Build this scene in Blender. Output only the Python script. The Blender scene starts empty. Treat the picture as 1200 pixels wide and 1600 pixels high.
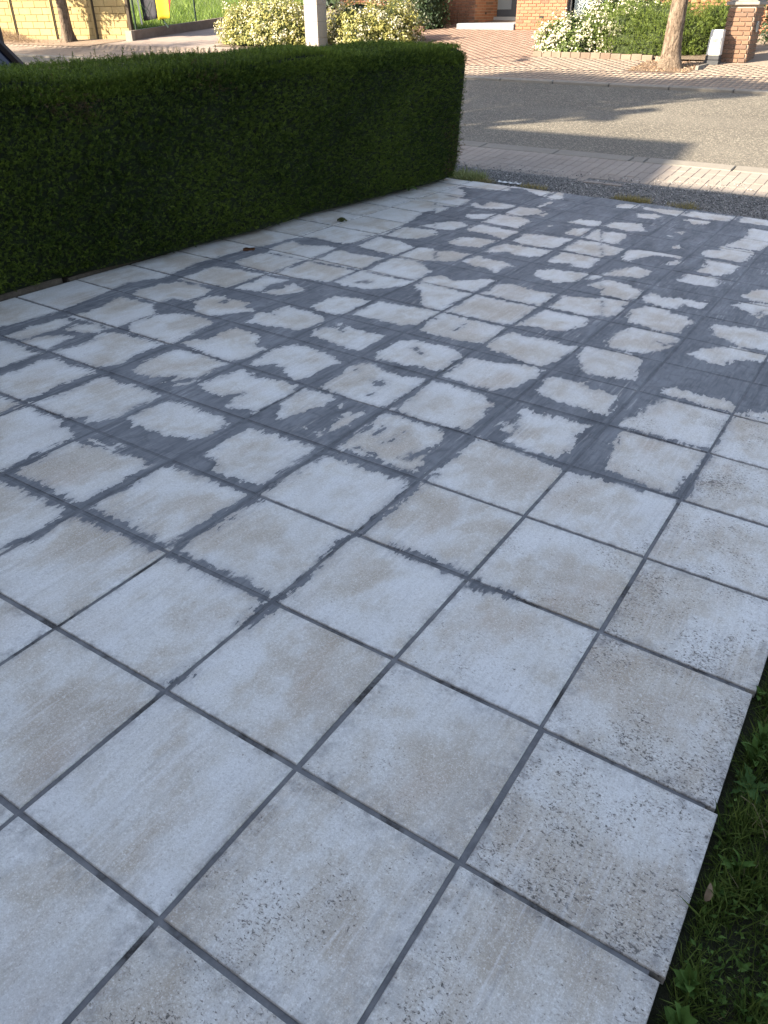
import bpy, math, random
import numpy as np
from mathutils import Matrix, Vector
R = random.Random(7)
NP = np.random.RandomState(7)
rad = math.radians
SC = bpy.context.scene
COL = SC.collection

# ---------------------------------------------------------------- camera, sky, sun, exposure
CAM_POS = np.array([1.30629656, -0.91618946, 1.53593882])
CR = np.array([0.84101733, 0.54095313, -0.00771719])
CU = np.array([-0.29049269, 0.46356948, 0.83708861])
CF = np.array([-0.45640316, 0.70176424, -0.54701289])
cam = bpy.data.cameras.new('camera')
cam.sensor_fit = 'VERTICAL'
cam.sensor_height = 36.0
cam.lens = 1205.0 / 1600.0 * 36.0
cam.clip_start = 0.05
cam.clip_end = 900
camo = bpy.data.objects.new('camera', cam)
COL.objects.link(camo)
mw = Matrix.Identity(4)
for k in range(3):
    mw[k][0] = CR[k]; mw[k][1] = CU[k]; mw[k][2] = -CF[k]; mw[k][3] = CAM_POS[k]
camo.matrix_world = mw
SC.camera = camo

SUN_EL = rad(26.0)
SUN_AZ = rad(35.0)                       # sunlight travels towards (sin, cos) of this
TRAVEL = Vector((math.sin(SUN_AZ) * math.cos(SUN_EL), math.cos(SUN_AZ) * math.cos(SUN_EL), -math.sin(SUN_EL)))
world = bpy.data.worlds.new('World')
SC.world = world
world.use_nodes = True
wn = world.node_tree
for n in list(wn.nodes): wn.nodes.remove(n)
sky = wn.nodes.new('ShaderNodeTexSky')
sky.sky_type = 'NISHITA'
sky.sun_disc = False
sky.sun_elevation = SUN_EL
sky.sun_rotation = math.pi + SUN_AZ
sky.air_density = 1.0
sky.dust_density = 1.5
sky.ozone_density = 1.0
bg = wn.nodes.new('ShaderNodeBackground')
bg.inputs[1].default_value = 0.10
wo = wn.nodes.new('ShaderNodeOutputWorld')
hs = wn.nodes.new('ShaderNodeHueSaturation'); hs.inputs['Saturation'].default_value = 0.70
wn.links.new(sky.outputs[0], hs.inputs['Color']); wn.links.new(hs.outputs[0], bg.inputs[0]); wn.links.new(bg.outputs[0], wo.inputs[0])
sun = bpy.data.lights.new('sun', 'SUN')
sun.energy = 5.0
sun.angle = rad(0.5)
sun.color = (1.0, 0.87, 0.67)
suno = bpy.data.objects.new('sun', sun)
COL.objects.link(suno)
suno.rotation_euler = TRAVEL.to_track_quat('-Z', 'Y').to_euler()
suno.location = (-20, -30, 30)
SC.view_settings.view_transform = 'Standard'
SC.view_settings.look = 'None'
SC.view_settings.gamma = 1.0
SC.view_settings.use_curve_mapping = False
SC.view_settings.exposure = 2.2
SC.cycles.max_bounces = 6
SC.cycles.diffuse_bounces = 3
SC.cycles.glossy_bounces = 2
SC.cycles.transmission_bounces = 3
SC.cycles.use_denoising = True

# ---------------------------------------------------------------- helpers
def link(o, parent=None):
    COL.objects.link(o)
    if parent is not None: o.parent = parent
    return o

def tag(o, label=None, cat=None, group=None, kind=None):
    if label: o['label'] = label
    if cat: o['category'] = cat
    if group: o['group'] = group
    if kind: o['kind'] = kind
    return o

def empty(name, loc=(0, 0, 0), rz=0.0):
    o = bpy.data.objects.new(name, None)
    o.empty_display_size = 0.1
    o.location = loc; o.rotation_euler = (0, 0, rz)
    return link(o)

def raw_mesh(name, V, F, attrs=None, smooth=False):
    """V (n,3); F (m,k) array of one face size, or a list of faces."""
    me = bpy.data.meshes.new(name)
    V = np.asarray(V, dtype=np.float32)
    if isinstance(F, np.ndarray):
        m, k = F.shape
        me.vertices.add(len(V)); me.vertices.foreach_set('co', V.ravel())
        me.loops.add(m * k); me.loops.foreach_set('vertex_index', F.astype(np.int32).ravel())
        me.polygons.add(m)
        me.polygons.foreach_set('loop_start', np.arange(0, m * k, k, dtype=np.int32))
        me.polygons.foreach_set('loop_total', np.full(m, k, dtype=np.int32))
        me.update(calc_edges=True)
    else:
        me.from_pydata([tuple(map(float, v)) for v in V], [], [tuple(int(i) for i in f) for f in F])
        me.update()
    if attrs:
        for an, arr in attrs.items():
            a = me.attributes.new(an, 'FLOAT', 'POINT')
            a.data.foreach_set('value', np.asarray(arr, dtype=np.float32))
    if smooth:
        me.polygons.foreach_set('use_smooth', np.ones(len(me.polygons), dtype=bool))
    return me

def obj(name, me, mat=None, parent=None, loc=None):
    if mat is not None and len(me.materials) == 0: me.materials.append(mat)
    o = bpy.data.objects.new(name, me)
    if loc is not None: o.location = loc
    return link(o, parent)

class MB:
    """collects simple solids into one mesh"""
    def __init__(s): s.v = []; s.f = []
    def add(s, V, F):
        b = len(s.v)
        s.v += [tuple(map(float, v)) for v in V]; s.f += [tuple(int(i) + b for i in f) for f in F]
        return s
    def box(s, x0, x1, y0, y1, z0, z1, bev=0.0):
        if bev <= 0:
            V = [(x0, y0, z0), (x1, y0, z0), (x1, y1, z0), (x0, y1, z0), (x0, y0, z1), (x1, y0, z1), (x1, y1, z1), (x0, y1, z1)]
            F = [(3, 2, 1, 0), (4, 5, 6, 7), (0, 1, 5, 4), (1, 2, 6, 5), (2, 3, 7, 6), (3, 0, 4, 7)]
            return s.add(V, F)
        b = bev; V = []; F = []
        c = [(x0, x1), (y0, y1), (z0, z1)]
        idx = {}
        for ix in (0, 1):
            for iy in (0, 1):
                for iz in (0, 1):
                    p = [c[0][ix], c[1][iy], c[2][iz]]
                    sg = [1 if ix == 0 else -1, 1 if iy == 0 else -1, 1 if iz == 0 else -1]
                    for ax in range(3):
                        q = [p[k] + (sg[k] * b if k != ax else 0) for k in range(3)]
                        idx[(ix, iy, iz, ax)] = len(V); V.append(q)
        def q4(keys): F.append(tuple(idx[k] for k in keys))
        for ax in range(3):
            o1, o2 = (ax + 1) % 3, (ax + 2) % 3
            for sd in (0, 1):
                ks = []
                for a, bb in ((0, 0), (1, 0), (1, 1), (0, 1)):
                    t = [0, 0, 0]; t[ax] = sd; t[o1] = a; t[o2] = bb
                    ks.append((t[0], t[1], t[2], ax))
                if sd == 0: ks = ks[::-1]
                q4(ks)
        for ax in range(3):            # edge chamfers along ax
            o1, o2 = (ax + 1) % 3, (ax + 2) % 3
            for a in (0, 1):
                for bb in (0, 1):
                    t0 = [0, 0, 0]; t1 = [0, 0, 0]
                    t0[ax] = 0; t1[ax] = 1; t0[o1] = t1[o1] = a; t0[o2] = t1[o2] = bb
                    ks = [tuple(t0) + (o1,), tuple(t1) + (o1,), tuple(t1) + (o2,), tuple(t0) + (o2,)]
                    q4(ks if (a ^ bb) else ks[::-1])
        for ix in (0, 1):
            for iy in (0, 1):
                for iz in (0, 1):
                    ks = [(ix, iy, iz, k) for k in range(3)]
                    q4(ks if (ix + iy + iz) % 2 else ks[::-1])
        return s.add(V, F)
    def tube(s, pts, rads, n=8, cap=True):
        V = []; F = []
        P = [Vector(p) for p in pts]
        for k, p in enumerate(P):
            d = (P[min(k + 1, len(P) - 1)] - P[max(k - 1, 0)]).normalized()
            a = d.orthogonal().normalized() if k == 0 else (a - d * a.dot(d)).normalized()
            b = d.cross(a)
            for j in range(n):
                t = 2 * math.pi * j / n
                V.append(p + (a * math.cos(t) + b * math.sin(t)) * rads[k])
        for k in range(len(P) - 1):
            for j in range(n):
                j2 = (j + 1) % n
                F.append((k * n + j, k * n + j2, (k + 1) * n + j2, (k + 1) * n + j))
        if cap:
            F.append(tuple(range(n - 1, -1, -1))); F.append(tuple((len(P) - 1) * n + j for j in range(n)))
        return s.add(V, F)
    def mesh(s, name, smooth=False):
        me = raw_mesh(name, s.v, s.f)
        if smooth: me.polygons.foreach_set('use_smooth', np.ones(len(me.polygons), dtype=bool))
        return me
    def build(s, name, mat=None, parent=None, smooth=False):
        return obj(name, s.mesh(name, smooth), mat, parent)

def scatter(name, tmpl, pos, basis, scale, mat, parent=None, rnd=None, smooth=False):
    """joins copies of small template meshes. tmpl: list of (V,F); basis (n,3,3) columns = local axes"""
    n = len(pos); which = NP.randint(0, len(tmpl), n)
    if rnd is None: rnd = NP.rand(n)
    VV = []; FF = []; AA = []; base = 0
    for t, (tv, tf) in enumerate(tmpl):
        ids = np.where(which == t)[0]
        if len(ids) == 0: continue
        tv = np.asarray(tv, float); tf = np.asarray(tf, int)
        w = np.einsum('nij,kj->nki', basis[ids], tv) * scale[ids][:, None, None] + pos[ids][:, None, :]
        VV.append(w.reshape(-1, 3)); AA.append(np.repeat(rnd[ids], len(tv)))
        FF.append((tf[None] + (np.arange(len(ids)) * len(tv))[:, None, None] + base).reshape(-1, tf.shape[1]))
        base += len(ids) * len(tv)
    me = raw_mesh(name, np.concatenate(VV), np.concatenate(FF), {'rnd': np.concatenate(AA)}, smooth)
    return obj(name, me, mat, parent)

def frames(normals, spread=0.5, n=None):
    """random bases whose local Z leans along the normals"""
    n = len(normals)
    z = normals + NP.normal(0, spread, (n, 3)); z /= np.linalg.norm(z, axis=1)[:, None]
    a = NP.normal(0, 1, (n, 3)); x = np.cross(a, z); x /= np.linalg.norm(x, axis=1)[:, None]
    y = np.cross(z, x)
    return np.stack([x, y, z], -1)

# ---------------------------------------------------------------- material helpers
class Mat:
    def __init__(s, name, rough=0.85, spec=0.3):
        s.m = bpy.data.materials.new(name); s.m.use_nodes = True
        s.nt = s.m.node_tree
        s.b = s.nt.nodes['Principled BSDF']
        s.b.inputs['Roughness'].default_value = rough
        s.b.inputs['Specular IOR Level'].default_value = spec
    def n(s, t, **kw):
        nd = s.nt.nodes.new(t)
        for k, v in kw.items(): setattr(nd, k, v)
        return nd
    def l(s, a, b): s.nt.links.new(a, b)
    def coord(s, ob=None, kind='Object'):
        tc = s.n('ShaderNodeTexCoord')
        if ob is not None: tc.object = ob
        return tc.outputs[kind]
    def mapping(s, vec, scale=(1, 1, 1), loc=(0, 0, 0), rot=(0, 0, 0)):
        mp = s.n('ShaderNodeMapping')
        mp.inputs['Scale'].default_value = scale; mp.inputs['Location'].default_value = loc; mp.inputs['Rotation'].default_value = rot
        s.l(vec, mp.inputs['Vector']); return mp.outputs[0]
    def noise(s, vec, scale, detail=4, rough=0.55, dist=0.0):
        t = s.n('ShaderNodeTexNoise')
        t.inputs['Scale'].default_value = scale; t.inputs['Detail'].default_value = detail
        t.inputs['Roughness'].default_value = rough; t.inputs['Distortion'].default_value = dist
        if vec is not None: s.l(vec, t.inputs['Vector'])
        return t.outputs['Fac']
    def rng(s, v, a, b, c=0.0, d=1.0, smooth=False):
        t = s.n('ShaderNodeMapRange')
        if smooth: t.interpolation_type = 'SMOOTHSTEP'
        t.inputs['From Min'].default_value = a; t.inputs['From Max'].default_value = b
        t.inputs['To Min'].default_value = c; t.inputs['To Max'].default_value = d
        s.l(v, t.inputs['Value']); return t.outputs[0]
    def math(s, op, a, b=None, c=None):
        t = s.n('ShaderNodeMath', operation=op)
        for k, v in enumerate((a, b, c)):
            if v is None: continue
            if isinstance(v, (int, float)): t.inputs[k].default_value = v
            else: s.l(v, t.inputs[k])
        return t.outputs[0]
    def mix(s, f, a, b):
        t = s.n('ShaderNodeMix', data_type='RGBA')
        for k, v in ((0, f), (6, a), (7, b)):
            if isinstance(v, (int, float)): t.inputs[k].default_value = v if k == 0 else (v, v, v, 1.0)
            elif isinstance(v, (tuple, list)): t.inputs[k].default_value = (*v, 1.0)
            else: s.l(v, t.inputs[k])
        return t.outputs[2]
    def ramp(s, f, stops):
        t = s.n('ShaderNodeValToRGB')
        e = t.color_ramp.elements
        while len(e) < len(stops): e.new(0.5)
        for k, (p, c) in enumerate(stops): e[k].position = p; e[k].color = (*c, 1)
        s.l(f, t.inputs[0]); return t.outputs[0]
    def attr(s, name, typ='GEOMETRY'):
        t = s.n('ShaderNodeAttribute', attribute_name=name, attribute_type=typ); return t.outputs['Fac']
    def objrand(s): return s.n('ShaderNodeObjectInfo').outputs['Random']
    def color(s, c):
        if isinstance(c, (tuple, list)): s.b.inputs['Base Color'].default_value = (*c, 1)
        else: s.l(c, s.b.inputs['Base Color'])
        return s
    def bump(s, h, strength=0.3, dist=0.01):
        t = s.n('ShaderNodeBump'); t.inputs['Strength'].default_value = strength; t.inputs['Distance'].default_value = dist
        s.l(h, t.inputs['Height']); s.l(t.outputs[0], s.b.inputs['Normal']); return s
    def addvec(s, vec, val, k):
        """shift a vector by k times a scalar"""
        t = s.n('ShaderNodeVectorMath', operation='ADD'); c = s.n('ShaderNodeCombineXYZ')
        q = s.math('MULTIPLY', val, k)
        for i in range(3): s.l(q, c.inputs[i])
        s.l(vec, t.inputs[0]); s.l(c.outputs[0], t.inputs[1]); return t.outputs[0]

def mottled(name, c1, c2, scale=6, rough=0.9, fine=120, bump=0.3, dist=0.004, per_obj=0.0, spec=0.25):
    m = Mat(name, rough, spec); v = m.coord()
    rv = m.objrand()
    v2 = m.addvec(v, rv, 37.0)
    f = m.noise(v2, scale, 6, 0.65)
    f = m.rng(f, 0.3, 0.7)
    if per_obj: f = m.math('ADD', m.math('MULTIPLY', f, 1 - per_obj), m.math('MULTIPLY', rv, per_obj))
    col = m.mix(f, c1, c2)
    g = m.noise(v2, fine, 3, 0.7)
    col = m.mix(m.math('MULTIPLY', m.rng(g, 0.35, 0.65), 0.35), col, tuple(x * 0.55 for x in c1))
    m.color(col); m.bump(g, bump, dist)
    return m.m

def foliage_mat(name, dark, light, rough=0.55, trans=0.25, spec=0.35):
    m = Mat(name, rough, spec)
    r = m.attr('rnd')
    col = m.mix(r, dark, light)
    m.color(col)
    tr = m.n('ShaderNodeBsdfTranslucent'); m.l(col, tr.inputs[0])
    mx = m.n('ShaderNodeMixShader'); mx.inputs[0].default_value = trans
    out = m.nt.nodes['Material Output']
    m.l(m.b.outputs[0], mx.inputs[1]); m.l(tr.outputs[0], mx.inputs[2]); m.l(mx.outputs[0], out.inputs[0])
    return m.m

# ---------------------------------------------------------------- ground planes
PN = np.array([0.02948863, 0.01458028, 0.99945877])          # patio normal
def zp(x, y): return -(PN[0] * x + PN[1] * y) / PN[2]         # patio plane
def zg(x, y): return -0.0099 * x + 0.074 * y - 0.599          # street plane, rising away
_v = np.cross([0, 0, 1], PN); _c = PN[2]
_K = np.array([[0, -_v[2], _v[1]], [_v[2], 0, -_v[0]], [-_v[1], _v[0], 0]])
PM = np.eye(3) + _K + _K @ _K / (1 + _c)                      # patio space -> world
PMAT = Matrix([[*PM[0], 0], [*PM[1], 0], [*PM[2], 0], [0, 0, 0, 1]])
T = 0.45
def pw(x, y, z=0.0): return Vector(PM @ np.array([x, y, z]))

def sheet(name, xs, ys, zf, mat, dz=0.0):
    xs = np.asarray(xs, float); ys = np.asarray(ys, float)
    X, Y = np.meshgrid(xs, ys)
    Z = np.vectorize(zf)(X, Y) + dz
    V = np.stack([X, Y, Z], -1).reshape(-1, 3)
    nx = len(xs)
    F = np.array([[j * nx + i, j * nx + i + 1, (j + 1) * nx + i + 1, (j + 1) * nx + i] for j in range(len(ys) - 1) for i in range(nx - 1)])
    o = obj(name, raw_mesh(name, V, F), mat); o['kind'] = 'structure'
    return o

# ================================================================ ground and street
m_soil = mottled('soil', (0.10, 0.085, 0.065), (0.16, 0.14, 0.11), 3, fine=60, bump=0.6, dist=0.02)
m_lawnsoil = mottled('lawn_soil', (0.018, 0.022, 0.010), (0.035, 0.035, 0.018), 9, fine=90, bump=0.8, dist=0.02)

def asphalt():
    m = Mat('asphalt', 0.9, 0.25); v = m.coord()
    f = m.noise(v, 0.7, 4, 0.6); col = m.mix(m.rng(f, 0.3, 0.7), (0.092, 0.083, 0.070), (0.124, 0.112, 0.094))
    t = m.n('ShaderNodeTexVoronoi'); t.inputs['Scale'].default_value = 75; m.l(v, t.inputs['Vector'])
    sp = m.n('ShaderNodeSeparateColor'); m.l(t.outputs['Color'], sp.inputs[0])
    col = m.mix(m.rng(sp.outputs[0], 0.66, 0.9, 0, 0.8), col, (0.30, 0.27, 0.215))
    col = m.mix(m.rng(sp.outputs[1], 0.7, 0.95, 0, 0.7), col, (0.055, 0.052, 0.05))
    tr = m.noise(m.mapping(v, (0.12, 1.4, 1)), 1.0, 3, 0.5)
    col = m.mix(m.rng(tr, 0.45, 0.62, 0, 0.3), col, (0.155, 0.14, 0.118))
    m.color(col); m.bump(t.outputs['Distance'], 0.5, 0.006)
    return m.m
m_asphalt = asphalt()
def gz(x, y):                                                  # underlying terrain
    if y < 7.8: return -0.34
    return zg(x, y) - 0.06
sheet('ground', [-120, -60, -30, -15, -8, -4, 0, 4, 8, 20, 60, 120], [-90, -30, -10, -4, 0, 4, 7.0, 7.79, 7.81, 8.6, 10, 15, 25, 60, 130], gz, m_soil)
sheet('road', np.linspace(-70, 60, 27), np.linspace(8.865, 13.47, 6), zg, m_asphalt, -0.030)

# gravel strip between the patio and the pavement
EDGE = [(-7, 15.58), (-6, 15.62), (-5, 15.68), (-4, 15.72), (-3, 15.78), (-2, 15.84), (-1, 15.88), (0, 15.92), (1, 15.95), (2, 15.98), (3, 16.0)]
def edge_i(j): return float(np.interp(j, [e[0] for e in EDGE], [e[1] for e in EDGE]))
def gravel_mat():
    m = Mat('gravel_bed', 0.95, 0.2); v = m.coord()
    t = m.n('ShaderNodeTexVoronoi'); t.inputs['Scale'].default_value = 60; m.l(v, t.inputs['Vector'])
    sp = m.n('ShaderNodeSeparateColor'); m.l(t.outputs['Color'], sp.inputs[0])
    col = m.mix(sp.outputs[0], (0.06, 0.06, 0.06), (0.22, 0.21, 0.20))
    m.color(col); m.bump(t.outputs['Distance'], 0.8, 0.01); return m.m
m_gravel = gravel_mat()
def yfar(x): return float(np.interp(x, [-4.5, -3.3, -2.7, -1.7, -1.2, 0.3, 3], [7.72, 7.69, 7.64, 7.68, 7.72, 7.87, 7.9]))
def gravel_z(x, t):
    p = pw(x, edge_i(x / T) * T, -0.012)
    y1 = yfar(x) + 0.03 + 0.16 * max(0, t - .9) / .1; z1 = zg(x, y1) + 0.002 - .016 * max(0, t - .9) / .1
    return (p.x, p.y + (y1 - p.y) * t, p.z + (z1 - p.z) * t)
gx = np.linspace(-6.0, 2.6, 44); gt = np.r_[-.1, 0, .2, .4, .6, .8, .9, 1.0]
V = [gravel_z(x, t) for t in gt for x in gx]
nx = len(gx)
F = np.array([[j * nx + i, j * nx + i + 1, (j + 1) * nx + i + 1, (j + 1) * nx + i] for j in range(len(gt) - 1) for i in range(nx - 1)])
o = obj('gravel_bed', raw_mesh('gravel_bed', V, F), m_gravel); o['kind'] = 'structure'

# loose stones
def pebble(seed):
    r = np.random.RandomState(seed)
    V = np.array([(1, 0, 0), (-1, 0, 0), (0, 1, 0), (0, -1, 0), (0, 0, 1), (0, 0, -1), (.6, .6, .4), (-.6, .5, .5), (.5, -.6, -.4)], float)[:6]
    V = V * r.uniform(0.6, 1.2, V.shape) + r.normal(0, .12, V.shape)
    F = np.array([(0, 2, 4), (2, 1, 4), (1, 3, 4), (3, 0, 4), (2, 0, 5), (1, 2, 5), (3, 1, 5), (0, 3, 5)])
    return V * [1, .85, .6], F
PEB = [pebble(k) for k in range(8)]
mp = Mat('pebbles', 0.9, 0.25); r_ = mp.attr('rnd')
mp.color(mp.ramp(r_, [(0.0, (0.07, 0.07, 0.072)), (0.4, (0.17, 0.168, 0.165)), (0.8, (0.27, 0.26, 0.245)), (1.0, (0.50, 0.48, 0.45))]))
n = 16000
gxx = NP.uniform(-4.2, 1.2, n); gtt = NP.rand(n) ** 0.9 * 1.02
keep = NP.rand(n) < np.where(gtt > 0.85, 0.5, 1.0)
P = np.array([gravel_z(x, t) for x, t in zip(gxx[keep], gtt[keep])]); P[:, 2] += 0.002
sc = NP.lognormal(-5.05, 0.35, len(P))
o = scatter('gravel', PEB, P, frames(np.tile([0, 0, 1.0], (len(P), 1)), 0.6), sc, mp.m, rnd=NP.rand(len(P)) ** 1.3); o['kind'] = 'stuff'
# stray stones on the pavement edge
n = 500; sx = NP.uniform(-3.6, 0.6, n); sy = np.array([yfar(x) for x in sx]) + np.abs(NP.normal(0, .12, n))
P = np.stack([sx, sy, zg(sx, sy) + 0.014], -1)
o = scatter('stray_gravel', PEB, P, frames(np.tile([0, 0, 1.0], (n, 1)), 0.6), NP.lognormal(-5.1, .35, n), mp.m, rnd=NP.rand(n)); o['kind'] = 'stuff'

# ---- pavements: every near paver one piece, far ones joined
def paver_mat(name, c1, c2, dusty):
    m = Mat(name, 0.9, 0.2); v = m.coord(); rv = m.objrand()
    at = m.attr('rnd')
    rr = m.math('FRACT', m.math('ADD', rv, at))
    col = m.mix(rr, c1, c2)
    gp = m.n('ShaderNodeNewGeometry').outputs['Position']
    f = m.noise(gp, 2.0, 5, 0.65); col = m.mix(m.rng(f, 0.35, 0.7, 0, 0.7), col, dusty)
    g = m.noise(gp, 160, 3, 0.7); col = m.mix(m.rng(g, 0.4, 0.7, 0, 0.35), col, (0.12, 0.105, 0.10))
    m.color(col); m.bump(g, 0.35, 0.003); return m.m
m_paver = paver_mat('pavement_clinker', (0.235, 0.20, 0.172), (0.265, 0.228, 0.198), (0.31, 0.275, 0.24))
m_joint = mottled('paver_joint', (0.15, 0.125, 0.105), (0.20, 0.17, 0.145), 20, fine=200)
m_joint2 = mottled('sand_joint', (0.17, 0.125, 0.10), (0.22, 0.165, 0.135), 20, fine=200)
slope_x = math.atan(0.074)
near_pav = sheet('pavement', np.linspace(-16, 12, 15), [7.86, 8.0, 8.62], zg, m_joint, -0.0045)
def paver_mesh(name, w, d, h=0.05, bev=0.004):
    return MB().box(-w / 2, w / 2, -d / 2, d / 2, -h, 0, bev).mesh(name)
PW, PD = 0.104, 0.212
pm_ = paver_mesh('paver', PW - 0.0038, PD - 0.003)
pm_.materials.append(m_paver)
rows = 5
def paver_obj(mesh, x, y, parent, name='paver', rx=slope_x, rz=0.0):
    o = bpy.data.objects.new(name, mesh)
    o.location = (x, y, zg(x, y) + R.uniform(-0.0025, 0.0015))
    o.rotation_euler = (rx + R.gauss(0, .006), 0.0099 + R.gauss(0, .008), rz + R.gauss(0, .006))
    return link(o, parent)
stuffp = MB()
for rI in range(rows):
    y = 8.615 - PD / 2 - rI * PD
    for c in range(-70, 100):
        x = c * PW + 0.004 * (rI % 2) + 0.02 * y
        if y - PD / 2 < yfar(x) - 0.16: continue
        if -3.95 < x < 0.72 and y > yfar(x) - 0.02: paver_obj(pm_, x, y, near_pav)
        elif -9 < x < 4: 
            z = zg(x, y); stuffp.box(x - PW / 2 + .0035, x + PW / 2 - .0035, y - PD / 2 + .003, y + PD / 2 - .003, z - .04, z)
o = stuffp.build('far_paver', m_paver, near_pav); o['kind'] = 'stuff'

# ---- kerbs
m_kerb = mottled('kerb_concrete', (0.19, 0.172, 0.148), (0.25, 0.228, 0.198), 5, fine=90, bump=0.3, dist=0.004, per_obj=0.3)
near_kerb = sheet('kerb', [-40, -20, 0, 20, 40], [8.60, 8.88], zg, m_joint, -0.032)
kx = [-9.1, -8.1, -7.1, -6.1, -5.1, -4.1, -3.42, -2.45, -1.53, -1.36, -0.40, 0.6, 1.6, 2.6, 3.6]
for a, b in zip(kx[:-1], kx[1:]):
    w = b - a - 0.014
    k = MB().box(-w / 2, w / 2, -0.118, 0.118, -0.12, 0.002, 0.009).build('kerb_stone', m_kerb, near_kerb)
    x = (a + b) / 2; y = 8.742
    k.location = (x, y, zg(x, y) + R.uniform(-.002, .003)); k.rotation_euler = (slope_x, 0.0099, R.gauss(0, .003))
far_kerb = sheet('far_kerb', [-60, -20, 0, 20, 60], [13.46, 13.70], zg, m_joint, -0.045)
x = -34.0
while x < 12:
    w = 0.985
    k = MB().box(-w / 2, w / 2, -0.07, 0.07, -0.16, 0.012, 0.010).build('kerb_stone', m_kerb, far_kerb)
    k.location = (x, 13.56, zg(x, 13.56) + R.uniform(-.002, .003)); k.rotation_euler = (slope_x, 0.0099, 0); x += 1.0

# ---- far pavement (clinkers too small to pick apart) and the brick drive of the house opposite
m_farpav = paver_mat('far_clinker', (0.22, 0.165, 0.128), (0.26, 0.205, 0.162), (0.285, 0.235, 0.19))
m_drive = paver_mat('drive_clinker', (0.21, 0.135, 0.102), (0.255, 0.172, 0.132), (0.28, 0.20, 0.158))
far_pav = sheet('far_pavement', np.linspace(-60, 40, 41), [13.62, 14.2, 15.1, 16.6], zg, m_joint2, -0.0042)
def paver_field(name, x0, x1, y0, y1, w, d, mat, parent, skew=0.0, off=0.5, inside=None):
    nx = int((x1 - x0) / w); ny = int((y1 - y0) / d)
    q = [];
    for r0 in range(ny):
        for c0 in range(nx + 1):
            y = y0 + (r0 + .5) * d; xx = x0 + (c0 + .5) * w + (off * w if r0 % 2 else 0) + skew * (y - y0)
            if inside is None or inside(xx, y): q.append((xx, y))
    q = np.array(q); z = zg(q[:, 0], q[:, 1]) + NP.uniform(-.0015, .001, len(q))
    tv = np.array([(-w / 2 + .0015, -d / 2 + .0008, -.03), (w / 2 - .0015, -d / 2 + .0008, -.03), (w / 2 - .0015, d / 2 - .0008, -.03), (-w / 2 + .0015, d / 2 - .0008, -.03),
                   (-w / 2 + .0024, -d / 2 + .0024, 0), (w / 2 - .0024, -d / 2 + .0024, 0), (w / 2 - .0024, d / 2 - .0024, 0), (-w / 2 + .0024, d / 2 - .0024, 0)])
    tf = np.array([(4, 5, 6, 7), (0, 1, 5, 4), (1, 2, 6, 5), (2, 3, 7, 6), (3, 0, 4, 7)])
    cx, sx_ = math.cos(slope_x), math.sin(slope_x)
    B = np.array([[1, 0, 0], [0, cx, -sx_], [-.0099, sx_, cx]])
    o = scatter(name, [(tv, tf)], np.c_[q, z], np.tile(B, (len(q), 1, 1)), np.ones(len(q)), mat, parent)
    o['kind'] = 'stuff'; return o
paver_field('clinker', -34, 4, 13.64, 14.95, 0.106, 0.212, m_farpav, far_pav, skew=0.0, off=0.03)
paver_field('clinker', -34, 4, 14.97, 16.35, 0.212, 0.106, m_farpav, far_pav, off=0.5, inside=lambda x, y: x < -11.3 or -6.3 < x < -3.7 or x > -2.9)
drive = sheet('driveway', np.linspace(-19, -4, 9), [14.94, 17, 21, 24.2], zg, m_joint2, -0.0035)
paver_field('clinker', -12.4, -5.9, 14.98, 22.6, 0.212, 0.106, m_drive, drive)
sheet('side_lane', np.linspace(-19, -12.2, 5), [15.8, 20, 26, 40], zg, mottled('lane_paving', (0.25, 0.20, 0.17), (0.31, 0.25, 0.215), 3, fine=60), 0.002)
sheet('pillar_drive', np.linspace(-2.95, 6, 5), [16.2, 18, 24, 40], zg, mottled('pillar_paving', (0.25, 0.205, 0.165), (0.31, 0.25, 0.205), 4, fine=60), 0.001)
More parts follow.
